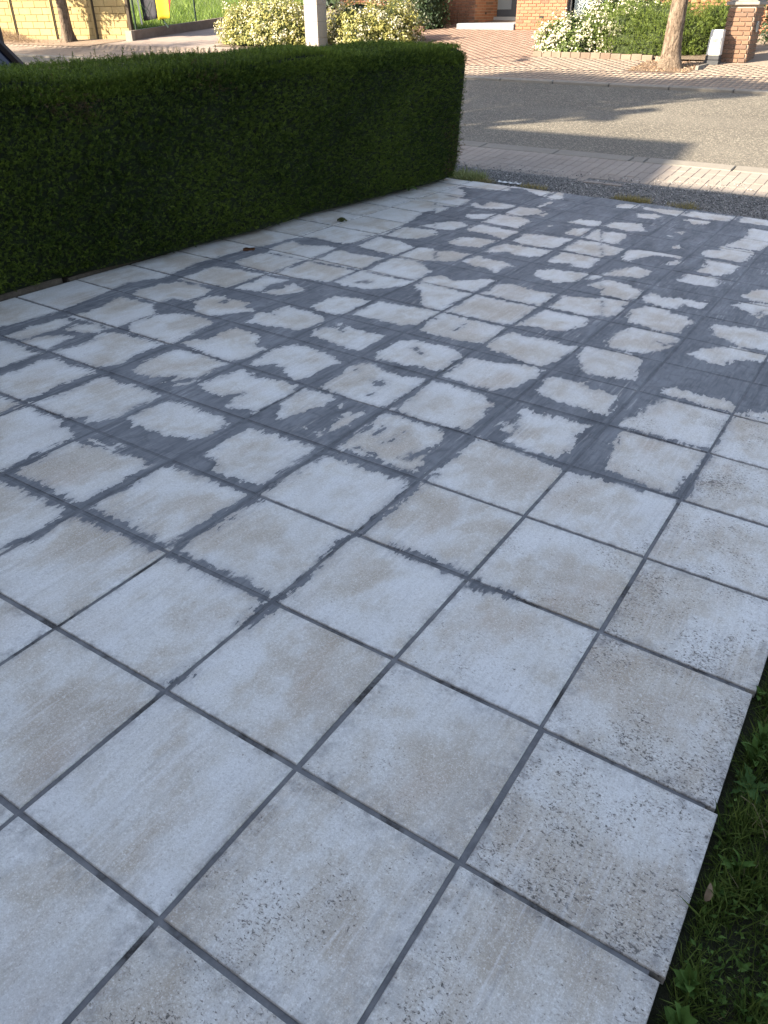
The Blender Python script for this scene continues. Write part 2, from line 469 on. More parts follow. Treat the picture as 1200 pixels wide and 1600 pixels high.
ISLANDS = "-5.82,3.95,-5.74,4.18,-5.78,4.5,-5.88,4.75,-5.85,4.85,-5.29,4.87,-5.02,4.69,-4.96,4.66,-4.99,4,-5.03,3.94,-5.44,3.94,-5.82,3.92 -5.84,2.98,-5.86,3.32,-5.84,3.74,-5.76,3.83,-5.56,3.82,-5.53,3.51,-5.58,3.05,-5.78,2.97 -5.43,3.58,-5.47,3.79,-5.31,3.92,-5.02,3.91,-5.03,3.73,-5.25,3.62 -5.53,2.98,-5.46,3.32,-5.19,3.49,-5.13,3.48,-5.12,3.23,-5.06,3.03,-5.2,3 -4.92,3,-4.93,3.2,-4.87,3.47,-4.98,3.73,-4.89,3.89,-4.59,3.9,-4.1,3.95,-4.14,3.71,-4.09,3.45,-4.05,3.23,-4.12,3.08,-4.2,3.07,-4.3,3,-4.63,3 -5.78,2.91,-5.47,2.92,-5.03,2.91,-5.03,2.39,-5.08,2.33,-5.89,2.88 -5.9,5.04,-5.92,5.26,-5.89,5.61,-5.79,5.81,-5.18,5.86,-5.02,5.63,-5.01,5.33,-5.25,5.23,-5.31,4.96,-5.75,4.96 -5.76,4.87,-5.3,4.89,-5.08,4.71,-4.99,4.67,-4.99,4.18,-5.37,4.29,-5.73,4.79 -4.94,4.16,-4.93,4.62,-4.78,4.79,-4.66,4.89,-4.36,4.91,-4.14,4.82,-4.11,4.46,-4.06,4.38,-4.04,4.02,-4.08,3.99,-4.78,4 -4.93,5.25,-4.94,5.61,-4.83,5.66,-4.78,5.74,-4.66,5.67,-4.32,5.74,-4.27,5.57,-4.02,5.51,-4.13,5.35,-4.32,5.08,-4.38,4.99,-4.68,5.01,-4.74,5.14 -4.91,6.11,-4.91,6.83,-4.55,6.85,-4.61,6.5,-4.52,6.21,-4.83,6.09 -4.5,6.18,-4.42,6.4,-4.37,6.78,-4.02,6.63,-4.08,6.42,-4.21,6.21,-4.44,6.15 -3.84,5.11,-3.97,5.48,-3.92,5.51,-3.62,5.6,-3.42,5.58,-3.18,5.28,-3.47,5.19,-3.66,5.17 -3.77,5.69,-3.81,5.92,-3.71,5.95,-3.54,5.73,-3.68,5.7 -5.85,5.9,-5.88,6.69,-5.57,6.79,-4.98,6.88,-5,6.37,-5,6.04,-5.22,5.99,-5.79,5.9 -5.83,7.12,-5.8,7.65,-5.75,7.8,-5.19,7.82,-4.94,7.51,-4.96,6.98,-5.44,6.93 -5.92,8.09,-5.91,8.68,-5.57,8.55,-5.29,8.76,-5.02,8.75,-4.93,7.91,-5,7.85,-5.75,7.85 -4.87,7.86,-4.92,8.66,-4.82,8.68,-4.58,8.66,-4.39,8.7,-4.04,8.71,-3.99,7.95,-4.83,7.89 -5.69,7.78,-5.02,7.84,-4.95,6.93,-5.25,6.98,-5.73,7.49 -4.9,6.93,-4.92,7.82,-4,7.85,-3.99,7.14,-4.4,7.04,-4.86,6.92 -3.96,7.17,-3.95,7.89,-3.02,7.93,-2.98,7.7,-3.3,7.22,-3.68,7.13 -3.9,7.93,-3.96,8.83,-3.85,8.91,-3.47,8.9,-3.06,8.54,-3.01,7.99 -4.84,9.12,-4.85,9.83,-4.38,9.78,-4,9.61,-4,8.95,-4.32,9.02,-4.61,9.02 -5.84,9.1,-5.85,9.74,-4.93,9.77,-4.96,9.2,-5.18,9.02,-5.51,9.06 -5.84,9.81,-5.8,10.75,-4.97,10.78,-4.94,9.82 -5.79,10.83,-5.79,11.68,-5.19,11.7,-5.09,11.48,-4.99,10.91 -4.83,9.98,-4.92,10.75,-4.32,10.9,-4.14,10.58,-4.26,10.18,-4.49,10 -4.73,10.98,-4.59,11.37,-4.37,10.99 -5.81,11.82,-5.85,12.71,-5.34,12.7,-5.12,12.3,-5.27,11.95 -3.95,8.94,-3.96,9.59,-3.83,9.74,-3.65,9.72,-3.31,9.12,-3.47,8.95 -5.85,13.59,-5.74,13.77,-5.06,13.7,-4.95,13.43,-4.92,12.94,-5.37,12.74 -5.37,12.74,-5.02,12.77,-4.96,12.25,-5.02,12.12 -6.6,15.45,-5.83,15.55,-5.86,14.77,-6.42,14.72 -6.39,14.53,-5.94,14.71,-5.83,13.8,-5.89,13.65 -5.79,14.83,-5.77,15.49,-4.95,15.65,-4.84,15.12,-5.17,14.95,-5.63,14.87 -4.85,15.74,-3.96,15.77,-3.9,15.04,-4.11,15.15,-4.64,15.6 -3.84,14.99,-3.88,15.73,-3.7,15.69,-3.5,15.09,-3.68,14.85 -5.82,13.91,-5.87,14.66,-5.63,14.56,-5.4,14.16,-5.27,13.79,-5.7,13.81 -4.86,13.33,-4.83,13.53,-4.56,13.32,-4.61,13.8,-4.24,13.84,-3.97,13.81,-4.02,13.43,-4.3,13.17,-4.64,13.09 -4.46,12.43,-4.27,12.66,-4.02,12.86,-4,12.26,-4.27,12.12 -3.92,13.03,-3.92,13.77,-3.54,13.83,-3.32,13.68,-3.38,13.31,-3.52,12.96,-3.77,12.91 -3.66,13.98,-3.64,14.52,-3.59,14.93,-3.52,14.44,-3.55,13.99 -3.33,13.35,-3.25,13.58,-3.18,13.48,-3.19,13.23 -3.92,12.04,-3.95,12.84,-3.5,12.9,-3.18,12.71,-3.17,12.36,-3.18,12,-3.59,12.02 -3.92,11.34,-3.89,11.85,-3.54,11.85,-3.04,11.77,-3.01,11.47,-3.05,11.12,-3.27,11.2,-3.42,11.27,-3.78,11.25 -4.61,11.41,-4.46,11.68,-4.24,11.78,-4,11.61,-4.04,11.18,-4.34,10.93 -3.73,10.33,-3.71,10.72,-3.51,10.88,-3.06,10.93,-3.08,10.32,-3.44,10.21,-3.64,10.23 -2.84,11.1,-2.9,11.69,-2.55,11.84,-2,11.89,-2.03,11.09,-2.28,11.01,-2.68,10.98 -2.94,10.09,-2.88,10.83,-2.53,10.87,-2.01,10.93,-2.01,10.44,-2.18,10.31,-2.38,10.26,-2.6,10.36,-2.81,10.14 -2.95,9.34,-2.9,9.9,-2.75,9.75,-2.35,9.76,-2.14,9.62,-2.25,9.39,-2.22,9.12,-2.41,9.26,-2.62,9.2 -3.62,9.67,-3.36,9.82,-3.03,9.85,-3.04,9.27,-3.18,9.16,-3.33,9.15 -2.59,13.12,-2.48,13.5,-2.09,13.6,-1.95,13.2,-2.2,13.07 -2.33,12.28,-2.31,12.7,-2.02,12.94,-2,12.15,-2.22,12.17 -2.85,12.55,-2.72,12.65,-2.72,12.51 -1.94,12.13,-1.91,12.95,-1.87,12.99,-1.55,12.07 -1.89,11.08,-1.91,11.91,-1.53,12.02,-1.18,11.03,-1.53,11.04 -1.8,10.24,-1.88,10.92,-1.51,10.99,-1.17,10.94,-1.16,10.63,-1.1,10.28,-1.26,10.2,-1.4,10.19,-1.44,10.36,-1.67,10.23 -4.26,10.79,-4.15,10.75,-4.16,10.61 -2.33,15.21,-2.3,15.51,-1.94,15.63,-1.93,15.2,-2.23,15.04 -1.87,15.51,-1.55,15.51,-0.95,15.67,-1.01,15.05,-1.25,15.09,-1.76,15.25 -0.94,15.19,-0.86,15.75,-0.46,15.74,0.05,15.84,-0.01,15.32,-0.17,15.19,-0.6,15.15 -1.78,14.74,-1.39,14.98,-1.27,14.84,-1.29,14.44,-1.62,14.4 -0.78,14.78,-0.72,14.98,-0.29,15.02,-0.37,14.66,-0.55,14.52 0.12,15.35,0.14,15.91,0.6,15.9,0.86,15.88,0.94,15.43,0.69,15.37,0.38,15.34 -1.91,13.27,-1.9,13.71,-1.38,13.91,-1.14,13.34,-1.38,13.14,-1.77,13.17 -1.81,12.8,-1.37,12.95,-1.24,12.41,-1.29,12.06,-1.56,12.1 -1.51,11.95,-1.06,11.83,-1.05,11.28,-1.23,11.18 -0.93,11.21,-0.97,11.85,-0.68,11.95,-0.33,12,-0.08,11.93,-0.08,11.76,-0.32,11.79,-0.5,11.76,-0.64,11.43,-0.76,11.07 -0.14,11.19,-0.15,11.66,-0.03,11.75,0.01,11.52 -0.85,10.11,-0.7,10.52,-0.56,10.87,-0.26,10.75,-0.22,10.55,-0.29,10.22,-0.52,10.18,-0.82,10 -0.43,12.51,-0.35,12.68,-0.22,12.49,-0.35,12.39 -0.72,13.27,-0.63,13.34,-0.62,13.22 -0.64,13.67,-0.53,13.83,-0.53,13.55 0.33,13.17,0.54,14.15,0.45,14.75,0.48,14.98,0.77,14.94,1.02,14.93,1.21,13.8,1,13.63,0.89,13.19,0.53,13.14 0.11,12.47,0.15,12.72,0.34,12.82,0.3,13.08,0.62,13.15,0.89,13.08,0.88,12.41,0.77,12.21,0.45,12.23,0.22,12.22 0.34,11.27,0.38,11.75,0.26,12.03,0.62,12.05,0.86,11.97,0.88,11.79,0.78,11.32,0.77,11.17,0.56,11.15,0.36,11.19 0.19,10.5,0.28,10.98,0.73,11.05,0.78,10.77,0.78,10.5,0.57,10.43,0.35,10.44 1.29,11.76,1.32,11.83,1.46,11.75,1.34,11.71 -0.71,9.71,-0.63,9.86,-0.36,9.81,-0.04,9.62,-0.03,9.19,-0.11,9.05,-0.48,9.05 -0.45,8.95,-0.04,9.02,-0.01,8.28,-0.16,8.13 0.04,9.16,0.05,9.61,0.16,9.65,0.25,9.48,0.49,9.62,0.9,9.62,0.87,9.34,0.74,9.27,0.63,9.38,0.59,9.09,0.45,9.05 0.13,8.31,0.08,8.7,0.23,9,0.48,9,0.57,8.89,0.81,8.85,0.96,8.63,0.88,8.37,0.9,8.13,0.7,8.04,0.24,8.16 0.26,7.11,0.2,7.33,0.23,7.73,0.31,7.98,0.7,8.02,0.93,7.91,0.91,7.51,0.81,7.33,0.72,7.14,0.52,7.11,0.32,7.08 1.21,10.28,1.34,10.8,1.49,10.87,1.74,10.9,1.85,10.22,1.61,10.19,1.44,10.15 1.22,9.75,1.27,9.98,1.53,10.1,1.63,10.09,1.87,10.05,1.94,9.67,1.71,9.64,1.62,9.4,1.5,9.55 1.17,8.58,1.21,8.78,1.43,8.82,1.63,8.9,1.84,8.86,2.08,8.79,2.18,8.11,1.97,8.12,1.65,8.11,1.45,8.26,1.29,8.33 1.2,7.44,1.23,7.74,1.36,7.82,1.59,8.07,1.99,8.02,2.2,8.01,2.24,7.78,2.03,7.81,1.95,7.67,1.82,7.68,1.69,7.61,1.62,7.32,1.43,7.34 0.8,9.74,0.92,9.79,0.9,9.73 -1.7,9.34,-1.75,9.67,-1.62,9.82,-0.99,10.03,-1,9.65,-1.05,9.43,-1.22,9.22,-1.41,9.24 -1.92,8.05,-1.94,8.66,-1.75,8.72,-1.31,8.64,-1.04,8.72,-1.03,8.03,-1.43,8.03 -2.89,8.37,-2.81,8.48,-2.53,8.34,-2.19,8.73,-2.02,8.73,-2.05,8.03,-2.66,7.98,-2.93,7.94,-2.99,8.16 -2.63,7.92,-2.05,7.95,-2.02,7.07,-2.11,7,-2.29,7.08 -1.97,7.03,-1.96,7.94,-1.02,7.96,-1.01,7.14,-1.13,7.05 -0.95,7.12,-0.94,7.92,-0.38,7.98,-0.25,7.91,-0.23,7.59,-0.31,7.4,-0.43,7.22,-0.69,7.21 -0.92,8.04,-0.93,8.68,-0.6,8.81,-0.43,8.9,-0.17,8.17,-0.36,8.03 -0.82,9.39,-0.72,9.73,-0.58,9.32,-0.67,9.33 -0.95,9.55,-0.95,9.92,-0.83,10.05,-0.77,9.87 -2.03,6.85,-1.95,6.98,-1.02,6.94,-1.01,6.28,-1.11,6.21,-1.32,6.17,-1.53,6.19,-1.63,6.15 -3.81,5.8,-3.81,5.91,-3.48,5.91,-3.21,5.9,-3.07,5.77,-3.04,5.41,-3.15,5.26,-3.34,5.22,-3.49,5.23,-3.83,5.64 -3.58,6.26,-3.58,6.49,-3.54,6.67,-3.22,6.8,-3.03,6.83,-3.01,6.09,-3.17,6,-3.47,6.06 -2.94,6.14,-2.91,6.34,-2.94,6.82,-2.6,6.9,-2.02,6.97,-2,6.41,-2.18,6.21,-2.52,6.22 -2.93,5.52,-2.75,5.69,-2.88,5.78,-2.68,5.81,-2.49,5.73,-2.15,5.8,-2.1,5.54,-2.12,5.35,-2.1,5.17,-2.27,5.16,-2.5,5.19,-2.9,5.24 -1.87,6.19,-1.96,6.57,-1.9,6.99,-1.44,6.18,-1.67,6.16 -2.91,7.8,-2.88,7.95,-2.45,7.98,-2.01,7.19,-2.03,7.07,-2.21,7,-2.38,7.06,-2.57,7.41 -2.95,4.74,-2.82,4.89,-2.52,4.89,-2.25,4.82,-2.07,4.72,-2.14,4.57,-2.11,4.23,-2.19,4.03,-2.38,4.08,-2.55,4.24 -3.95,4.11,-3.96,4.31,-3.79,4.32,-3.85,4.63,-3.8,4.88,-3.52,4.87,-3.36,4.81,-3.23,4.64,-3.27,4.56,-3.06,4.57,-3.05,4.26,-3.12,4.03,-3.21,4.01,-3.84,4.05 -3.81,3.22,-3.91,3.52,-3.9,3.9,-3.81,3.97,-3.1,3.96,-3.09,3.72,-3.11,3.43,-3.2,3.36,-3.32,3.37,-3.52,3.18,-3.72,3.17 -3.29,3.16,-3.26,3.32,-3.23,3.27 -3.14,3.18,-3.1,3.34,-3.04,3.41,-3.07,3.27 -2.98,3.34,-2.91,3.66,-2.85,3.93,-2.67,3.89,-2.64,3.81,-2.38,3.92,-2.14,3.95,-2.07,3.93,-2,3.78,-2.02,3.16,-2.09,3.19,-2.23,3.13,-2.37,3.11,-2.39,3.26,-2.43,3.48,-2.55,3.26,-2.71,3.27,-2.87,3.27 -2.89,4.07,-2.97,4.48,-2.92,4.73,-2.84,4.9,-2.16,4.03,-2.36,4.07,-2.47,4.23,-2.66,4.24,-2.8,4.09 -2.99,2.39,-2.97,2.85,-2.9,2.92,-2.67,2.93,-2.44,2.9,-2.2,2.93,-2.11,2.87,-2.07,2.71,-2.09,2.53,-2.11,2.41,-2.21,2.37,-2.39,2.33,-2.62,2.32,-2.87,2.29,-2.97,2.32 -4.86,2.27,-4.8,2.45,-4.87,2.79,-4.75,2.94,-4.54,2.89,-4.3,2.92,-4.13,2.9,-4.1,2.69,-4.13,2.49,-4.08,2.26,-4.12,2.11,-4.11,1.99,-4.48,2.01,-4.61,2.01,-4.86,2.18 -4.01,2.02,-3.96,2.19,-3.95,2.32,-3.93,2.54,-3.95,2.8,-3.94,2.92,-3.61,2.91,-3.21,2.94,-3.08,2.9,-3.06,2.59,-3.04,2.26,-3.16,2.08,-3.27,2.13,-3.41,2.03,-3.62,1.99 -4.01,1.68,-4,1.96,-3.49,1.97,-3.41,1.96,-3.35,1.85,-3.23,1.87,-3.06,1.8,-3.07,1.54,-3.06,1.3,-3.06,1.03,-3.1,0.94,-4.01,1.56 -4.4,1.95,-4.08,1.95,-4.05,1.71,-4.1,1.65,-4.49,1.92 -2.92,1.85,-2.66,1.86,-2.5,1.85,-2.66,1.83 -2.72,1.93,-2.48,1.93,-2.59,1.92 -2.96,1.05,-2.94,1.3,-3,1.58,-2.97,1.74,-2.79,1.75,-2.71,1.78,-2.47,1.82,-2.17,1.88,-2.11,1.8,-2.1,1.66,-2.08,1.39,-2.07,1.15,-2.1,1.06,-2.18,1.04,-2.35,1.07,-2.7,1.09 -1.81,2.24,-1.85,2.36,-1.83,2.41,-1.88,2.62,-1.85,2.74,-1.84,2.87,-1.72,2.91,-1.59,2.91,-1.34,2.94,-1.24,2.94,-1.09,2.93,-1.06,2.62,-1.06,2.2,-1.09,2.13,-1.21,2.13,-1.29,2.07,-1.41,2.07,-1.58,2.09,-1.59,2.18,-1.71,2.22 -1.87,4.04,-1.88,4.44,-1.92,4.66,-1.87,4.87,-1.77,4.94,-1.56,4.87,-1.3,4.82,-1.02,4.93,-1.02,4.52,-1.03,4.01,-1.17,3.99,-1.55,4.01 -1.21,3.31,-1.25,3.47,-1.24,3.74,-1.15,3.83,-1.09,3.77,-1.11,3.6,-1.13,3.34 -1.41,3.78,-1.4,3.84,-1.38,3.78 -1.43,3.19,-1.39,3.22,-1.38,3.18 -1.29,3.18,-1.24,3.22,-1.2,3.14 -0.94,5.09,-0.95,5.76,-0.68,5.8,-0.32,5.94,-0.07,5.92,-0.08,5.62,-0.16,5.29,-0.33,5.09,-0.55,5.05 0.08,4.35,0.09,4.51,0.17,4.51,0.16,4.41 0.16,4.3,0.21,4.48,0.27,4.56,0.27,4.34,0.21,4.28 1.18,6.22,1.3,6.34,1.49,6.31,1.61,6.33,1.8,6.32,1.87,6.39,1.99,6.22,2.01,6.06,1.64,6.06,1.24,6.11 1.1,5.11,1.17,5.43,1.21,5.66,1.31,5.99,2.01,6.01,2.01,5.54,2,5.08,1.81,5.08,1.49,5.06,1.14,5.06 2.06,6.09,2.3,6.3,2.37,6.29,2.4,6.08,2.04,6.04 -1.95,1.06,-1.97,1.44,-1.98,1.85,-1.93,1.93,-1.82,1.92,-1.52,1.94,-1.28,1.96,-1.05,1.94,-1.05,1.78,-1.04,1.51,-1.07,1.06,-1.39,1.07,-1.62,1.07,-1.87,1.07 -1.82,3.26,-1.88,3.45,-1.96,3.49,-1.98,3.75,-1.98,3.89,-1.84,3.95,-1.56,3.95,-1.56,3.8,-1.63,3.42,-1.71,3.21,-1.71,3.15 -0.94,4.04,-0.92,4.3,-0.96,4.89,-0.85,4.93,-0.41,4.92,-0.13,4.75,-0.12,4.59,-0.11,4.22,-0.11,4.07,-0.29,4.05,-0.52,4,-0.78,4.03 -0.9,3.06,-0.92,3.38,-0.94,3.8,-0.92,3.92,-0.79,3.95,-0.44,3.94,-0.36,3.96,-0.21,3.87,-0.17,3.77,-0.19,3.59,-0.16,3.41,-0.09,3.1,-0.17,3.07,-0.29,3.06,-0.42,3.08,-0.6,3.09,-0.8,3.06 0.07,5.33,0.08,5.5,0.03,5.75,0.13,5.84,0.3,5.79,0.47,5.93,0.46,5.8,0.59,5.71,0.68,5.79,0.9,5.69,0.92,5.34,0.94,5.22,0.84,5.21,0.7,5.22,0.41,5.22,0.21,5.25 0.28,4.08,0.31,4.26,0.25,4.52,0.2,4.62,0.11,4.9,0.2,4.91,0.3,4.82,0.4,4.89,0.63,4.9,0.88,4.91,0.85,4.76,0.85,4.51,0.86,4.25,0.85,4.08,0.69,4.06,0.5,4.06 -0.95,6.23,-0.95,6.87,-0.71,6.82,-0.35,6.89,-0.19,6.81,-0.01,6.9,-0.01,6.59,-0.02,6.48,-0.11,6.01,-0.35,6.02,-0.54,6.1,-0.73,6.13 0.06,6.64,0.04,6.93,0.25,6.98,0.59,7.05,0.78,6.89,0.82,6.62,0.88,6.28,0.73,6.21,0.54,6.16,0.34,6.17,0.23,6.3 -1.85,5.06,-1.91,5.29,-1.91,5.76,-1.79,5.85,-1.57,5.88,-1.33,5.95,-1.19,5.87,-1.02,5.77,-1,5.26,-1.03,5.15,-1.17,5.2,-1.42,5.12,-1.67,5.1 1.28,4.14,1.15,4.98,1.98,5.03,1.98,4.52,1.98,4.12,1.91,4.05,1.63,4.07"
SMEARS = "-3.01,0.99,-2.82,1.01,-2.68,1.08,-2.34,1.07,-2.08,1.05,-1.96,1.06,-1.87,1.07,-1.63,1.09,-1.39,1.07,-1.08,1.06,-1.03,1.01,-1.13,0.94,-1.33,0.95,-1.45,0.96,-1.73,0.95,-1.95,0.94,-2.19,0.97,-2.49,0.94,-2.78,0.96,-2.96,0.95 -2,0.96,-1.99,0.89,-1.96,0.77,-1.97,0.62,-1.98,0.55,-2.04,0.31,-2.07,0.33,-2.04,0.57,-2.08,0.95 -1.08,1.07,-1.07,1.53,-1.03,2.07,-0.91,1.99,-0.97,1.47,-0.95,0.99 -1.05,1.04,-0.65,1.08,-0.33,1.07,-0.02,1.07,0.04,1.01,-0.11,0.96,-0.48,0.97,-0.79,0.97,-0.97,0.96 -0,1,-0.01,1.34,-0.04,1.98,0.03,1.99,0.03,1.44,0.07,1.13 -0.02,1.03,0.08,1.01,0.06,0.76,0.03,0.67,-0.04,0.69 -0.02,0.03,-0.01,0.24,0.04,0.21,0.05,0.09,0.06,-0.04,-0.02,-0.05 -0.98,3.01,-0.05,3.02,0.05,2.92,-0.3,2.89,-0.89,2.89 -0.03,2.03,-0,2.43,-0.05,3.02,0.05,2.96,0.07,2.42,0.06,1.97 -0.05,3.02,-0.03,4.13,0.06,3.98,0.07,2.93 0.31,2.04,0.56,2.09,0.98,2.07,1.01,1.97,0.64,1.97,0.4,1.98 0.98,2.02,1.33,2.04,1.42,1.99,1.27,1.96,1.11,1.89,1,1.9 1.92,4.02,1.94,4.49,1.99,4.6,2.06,4.24,2.03,3.97 -6.2,6.79,-6.15,6.92,-5.99,7,-5.86,7.15,-5.78,7.03,-5.44,6.93,-5.63,6.79,-5.86,6.74,-5.98,6.74 -6.01,5.7,-5.97,5.81,-5.81,5.82,-5.78,5.73,-5.89,5.64 -0.61,3.39,-0.6,3.57,-0.58,3.69,-0.58,3.48 -0.81,3.49,-0.8,3.68,-0.76,3.67,-0.76,3.51 -0.29,3.39,-0.22,3.6,-0.18,3.63,-0.21,3.38,-0.27,3.23,-0.31,3.24 -0.76,3.15,-0.67,3.15,-0.54,3.15,-0.6,3.12 -1.52,4.56,-1.45,4.55,-1.43,4.63,-1.34,4.51,-1.38,4.46,-1.45,4.48 -1.83,4.65,-1.81,4.7,-1.79,4.66 -1.32,4.2,-1.31,4.28,-1.3,4.24 -2.65,5.52,-2.8,5.84,-2.77,5.84,-2.63,5.55 -1.64,5.6,-1.61,5.68,-1.43,5.51,-1.59,5.58 -4.65,5.46,-4.67,5.63,-4.63,5.62,-4.57,5.52 -4.55,6.34,-4.51,6.5,-4.48,6.69,-4.37,6.52,-4.42,6.36 -3.68,7.38,-3.6,7.53,-3.5,7.52,-3.51,7.39 -1.52,6.47,-1.54,6.79,-1.52,6.77,-1.51,6.51 0.72,7.66,0.74,7.71,0.77,7.64,0.76,7.58 0.81,7.55,0.86,7.6,0.87,7.53 1.59,9.48,1.59,9.77,1.62,9.79,1.64,9.48"
HEAVY = "-5.9,14.81,-3.66,16.33,1.21,16.69,2.69,6.14,2.33,6.11,2.02,6.07,2.03,5.04,1.99,4,1.01,3.88,0.02,4.03,-0.01,2.97,-0.94,2.96,-0.98,2.02,-1.02,1.02,-2,0.94,-2.95,0.94,-3.49,0.94,-6.33,2.78,-6.13,3.15,-6.04,3.93,-6.29,5.34,-6.07,5.82,-6.24,6.81,-5.99,8.83,-4.88,10.01,-4.96,10.8"

# ================================================================ the tiled patio
def parse(s):
    out = []
    for w in s.split():
        a = np.array([float(q) for q in w.split(',')]).reshape(-1, 2)
        out.append(a)                                # (x, y) in tile units on the patio
    return out
ISL = parse(ISLANDS); SMR = parse(SMEARS); HVY = parse(HEAVY)[0]

def sdist(poly, P):
    """signed distance, negative inside"""
    a = poly; b = np.roll(poly, -1, 0)
    d = np.full(len(P), 1e9); ins = np.zeros(len(P), bool)
    for p, q in zip(a, b):
        e = q - p; L = e @ e + 1e-12
        t = np.clip(((P - p) @ e) / L, 0, 1)
        d = np.minimum(d, np.hypot(*(P - p - t[:, None] * e).T))
        c = ((p[1] > P[:, 1]) != (q[1] > P[:, 1]))
        if abs(e[1]) > 1e-9:
            ins ^= c & (P[:, 0] < e[0] * (P[:, 1] - p[1]) / e[1] + p[0])
    return np.where(ins, -d, d)

BBI = [(p.min(0), p.max(0)) for p in ISL]; BBS = [(p.min(0), p.max(0)) for p in SMR]
def grout(P):
    """signed cover of smeared grout at patio points (tile units): positive where grouted over"""
    lo, hi = P.min(0) - .25, P.max(0) + .25
    clean = -sdist(HVY, P)
    for p, (a, b) in zip(ISL, BBI):
        if (a < hi).all() and (b > lo).all(): clean = np.minimum(clean, sdist(p, P))
    for p, (a, b) in zip(SMR, BBS):
        if (a < hi).all() and (b > lo).all(): clean = np.maximum(clean, -sdist(p, P))
    return clean

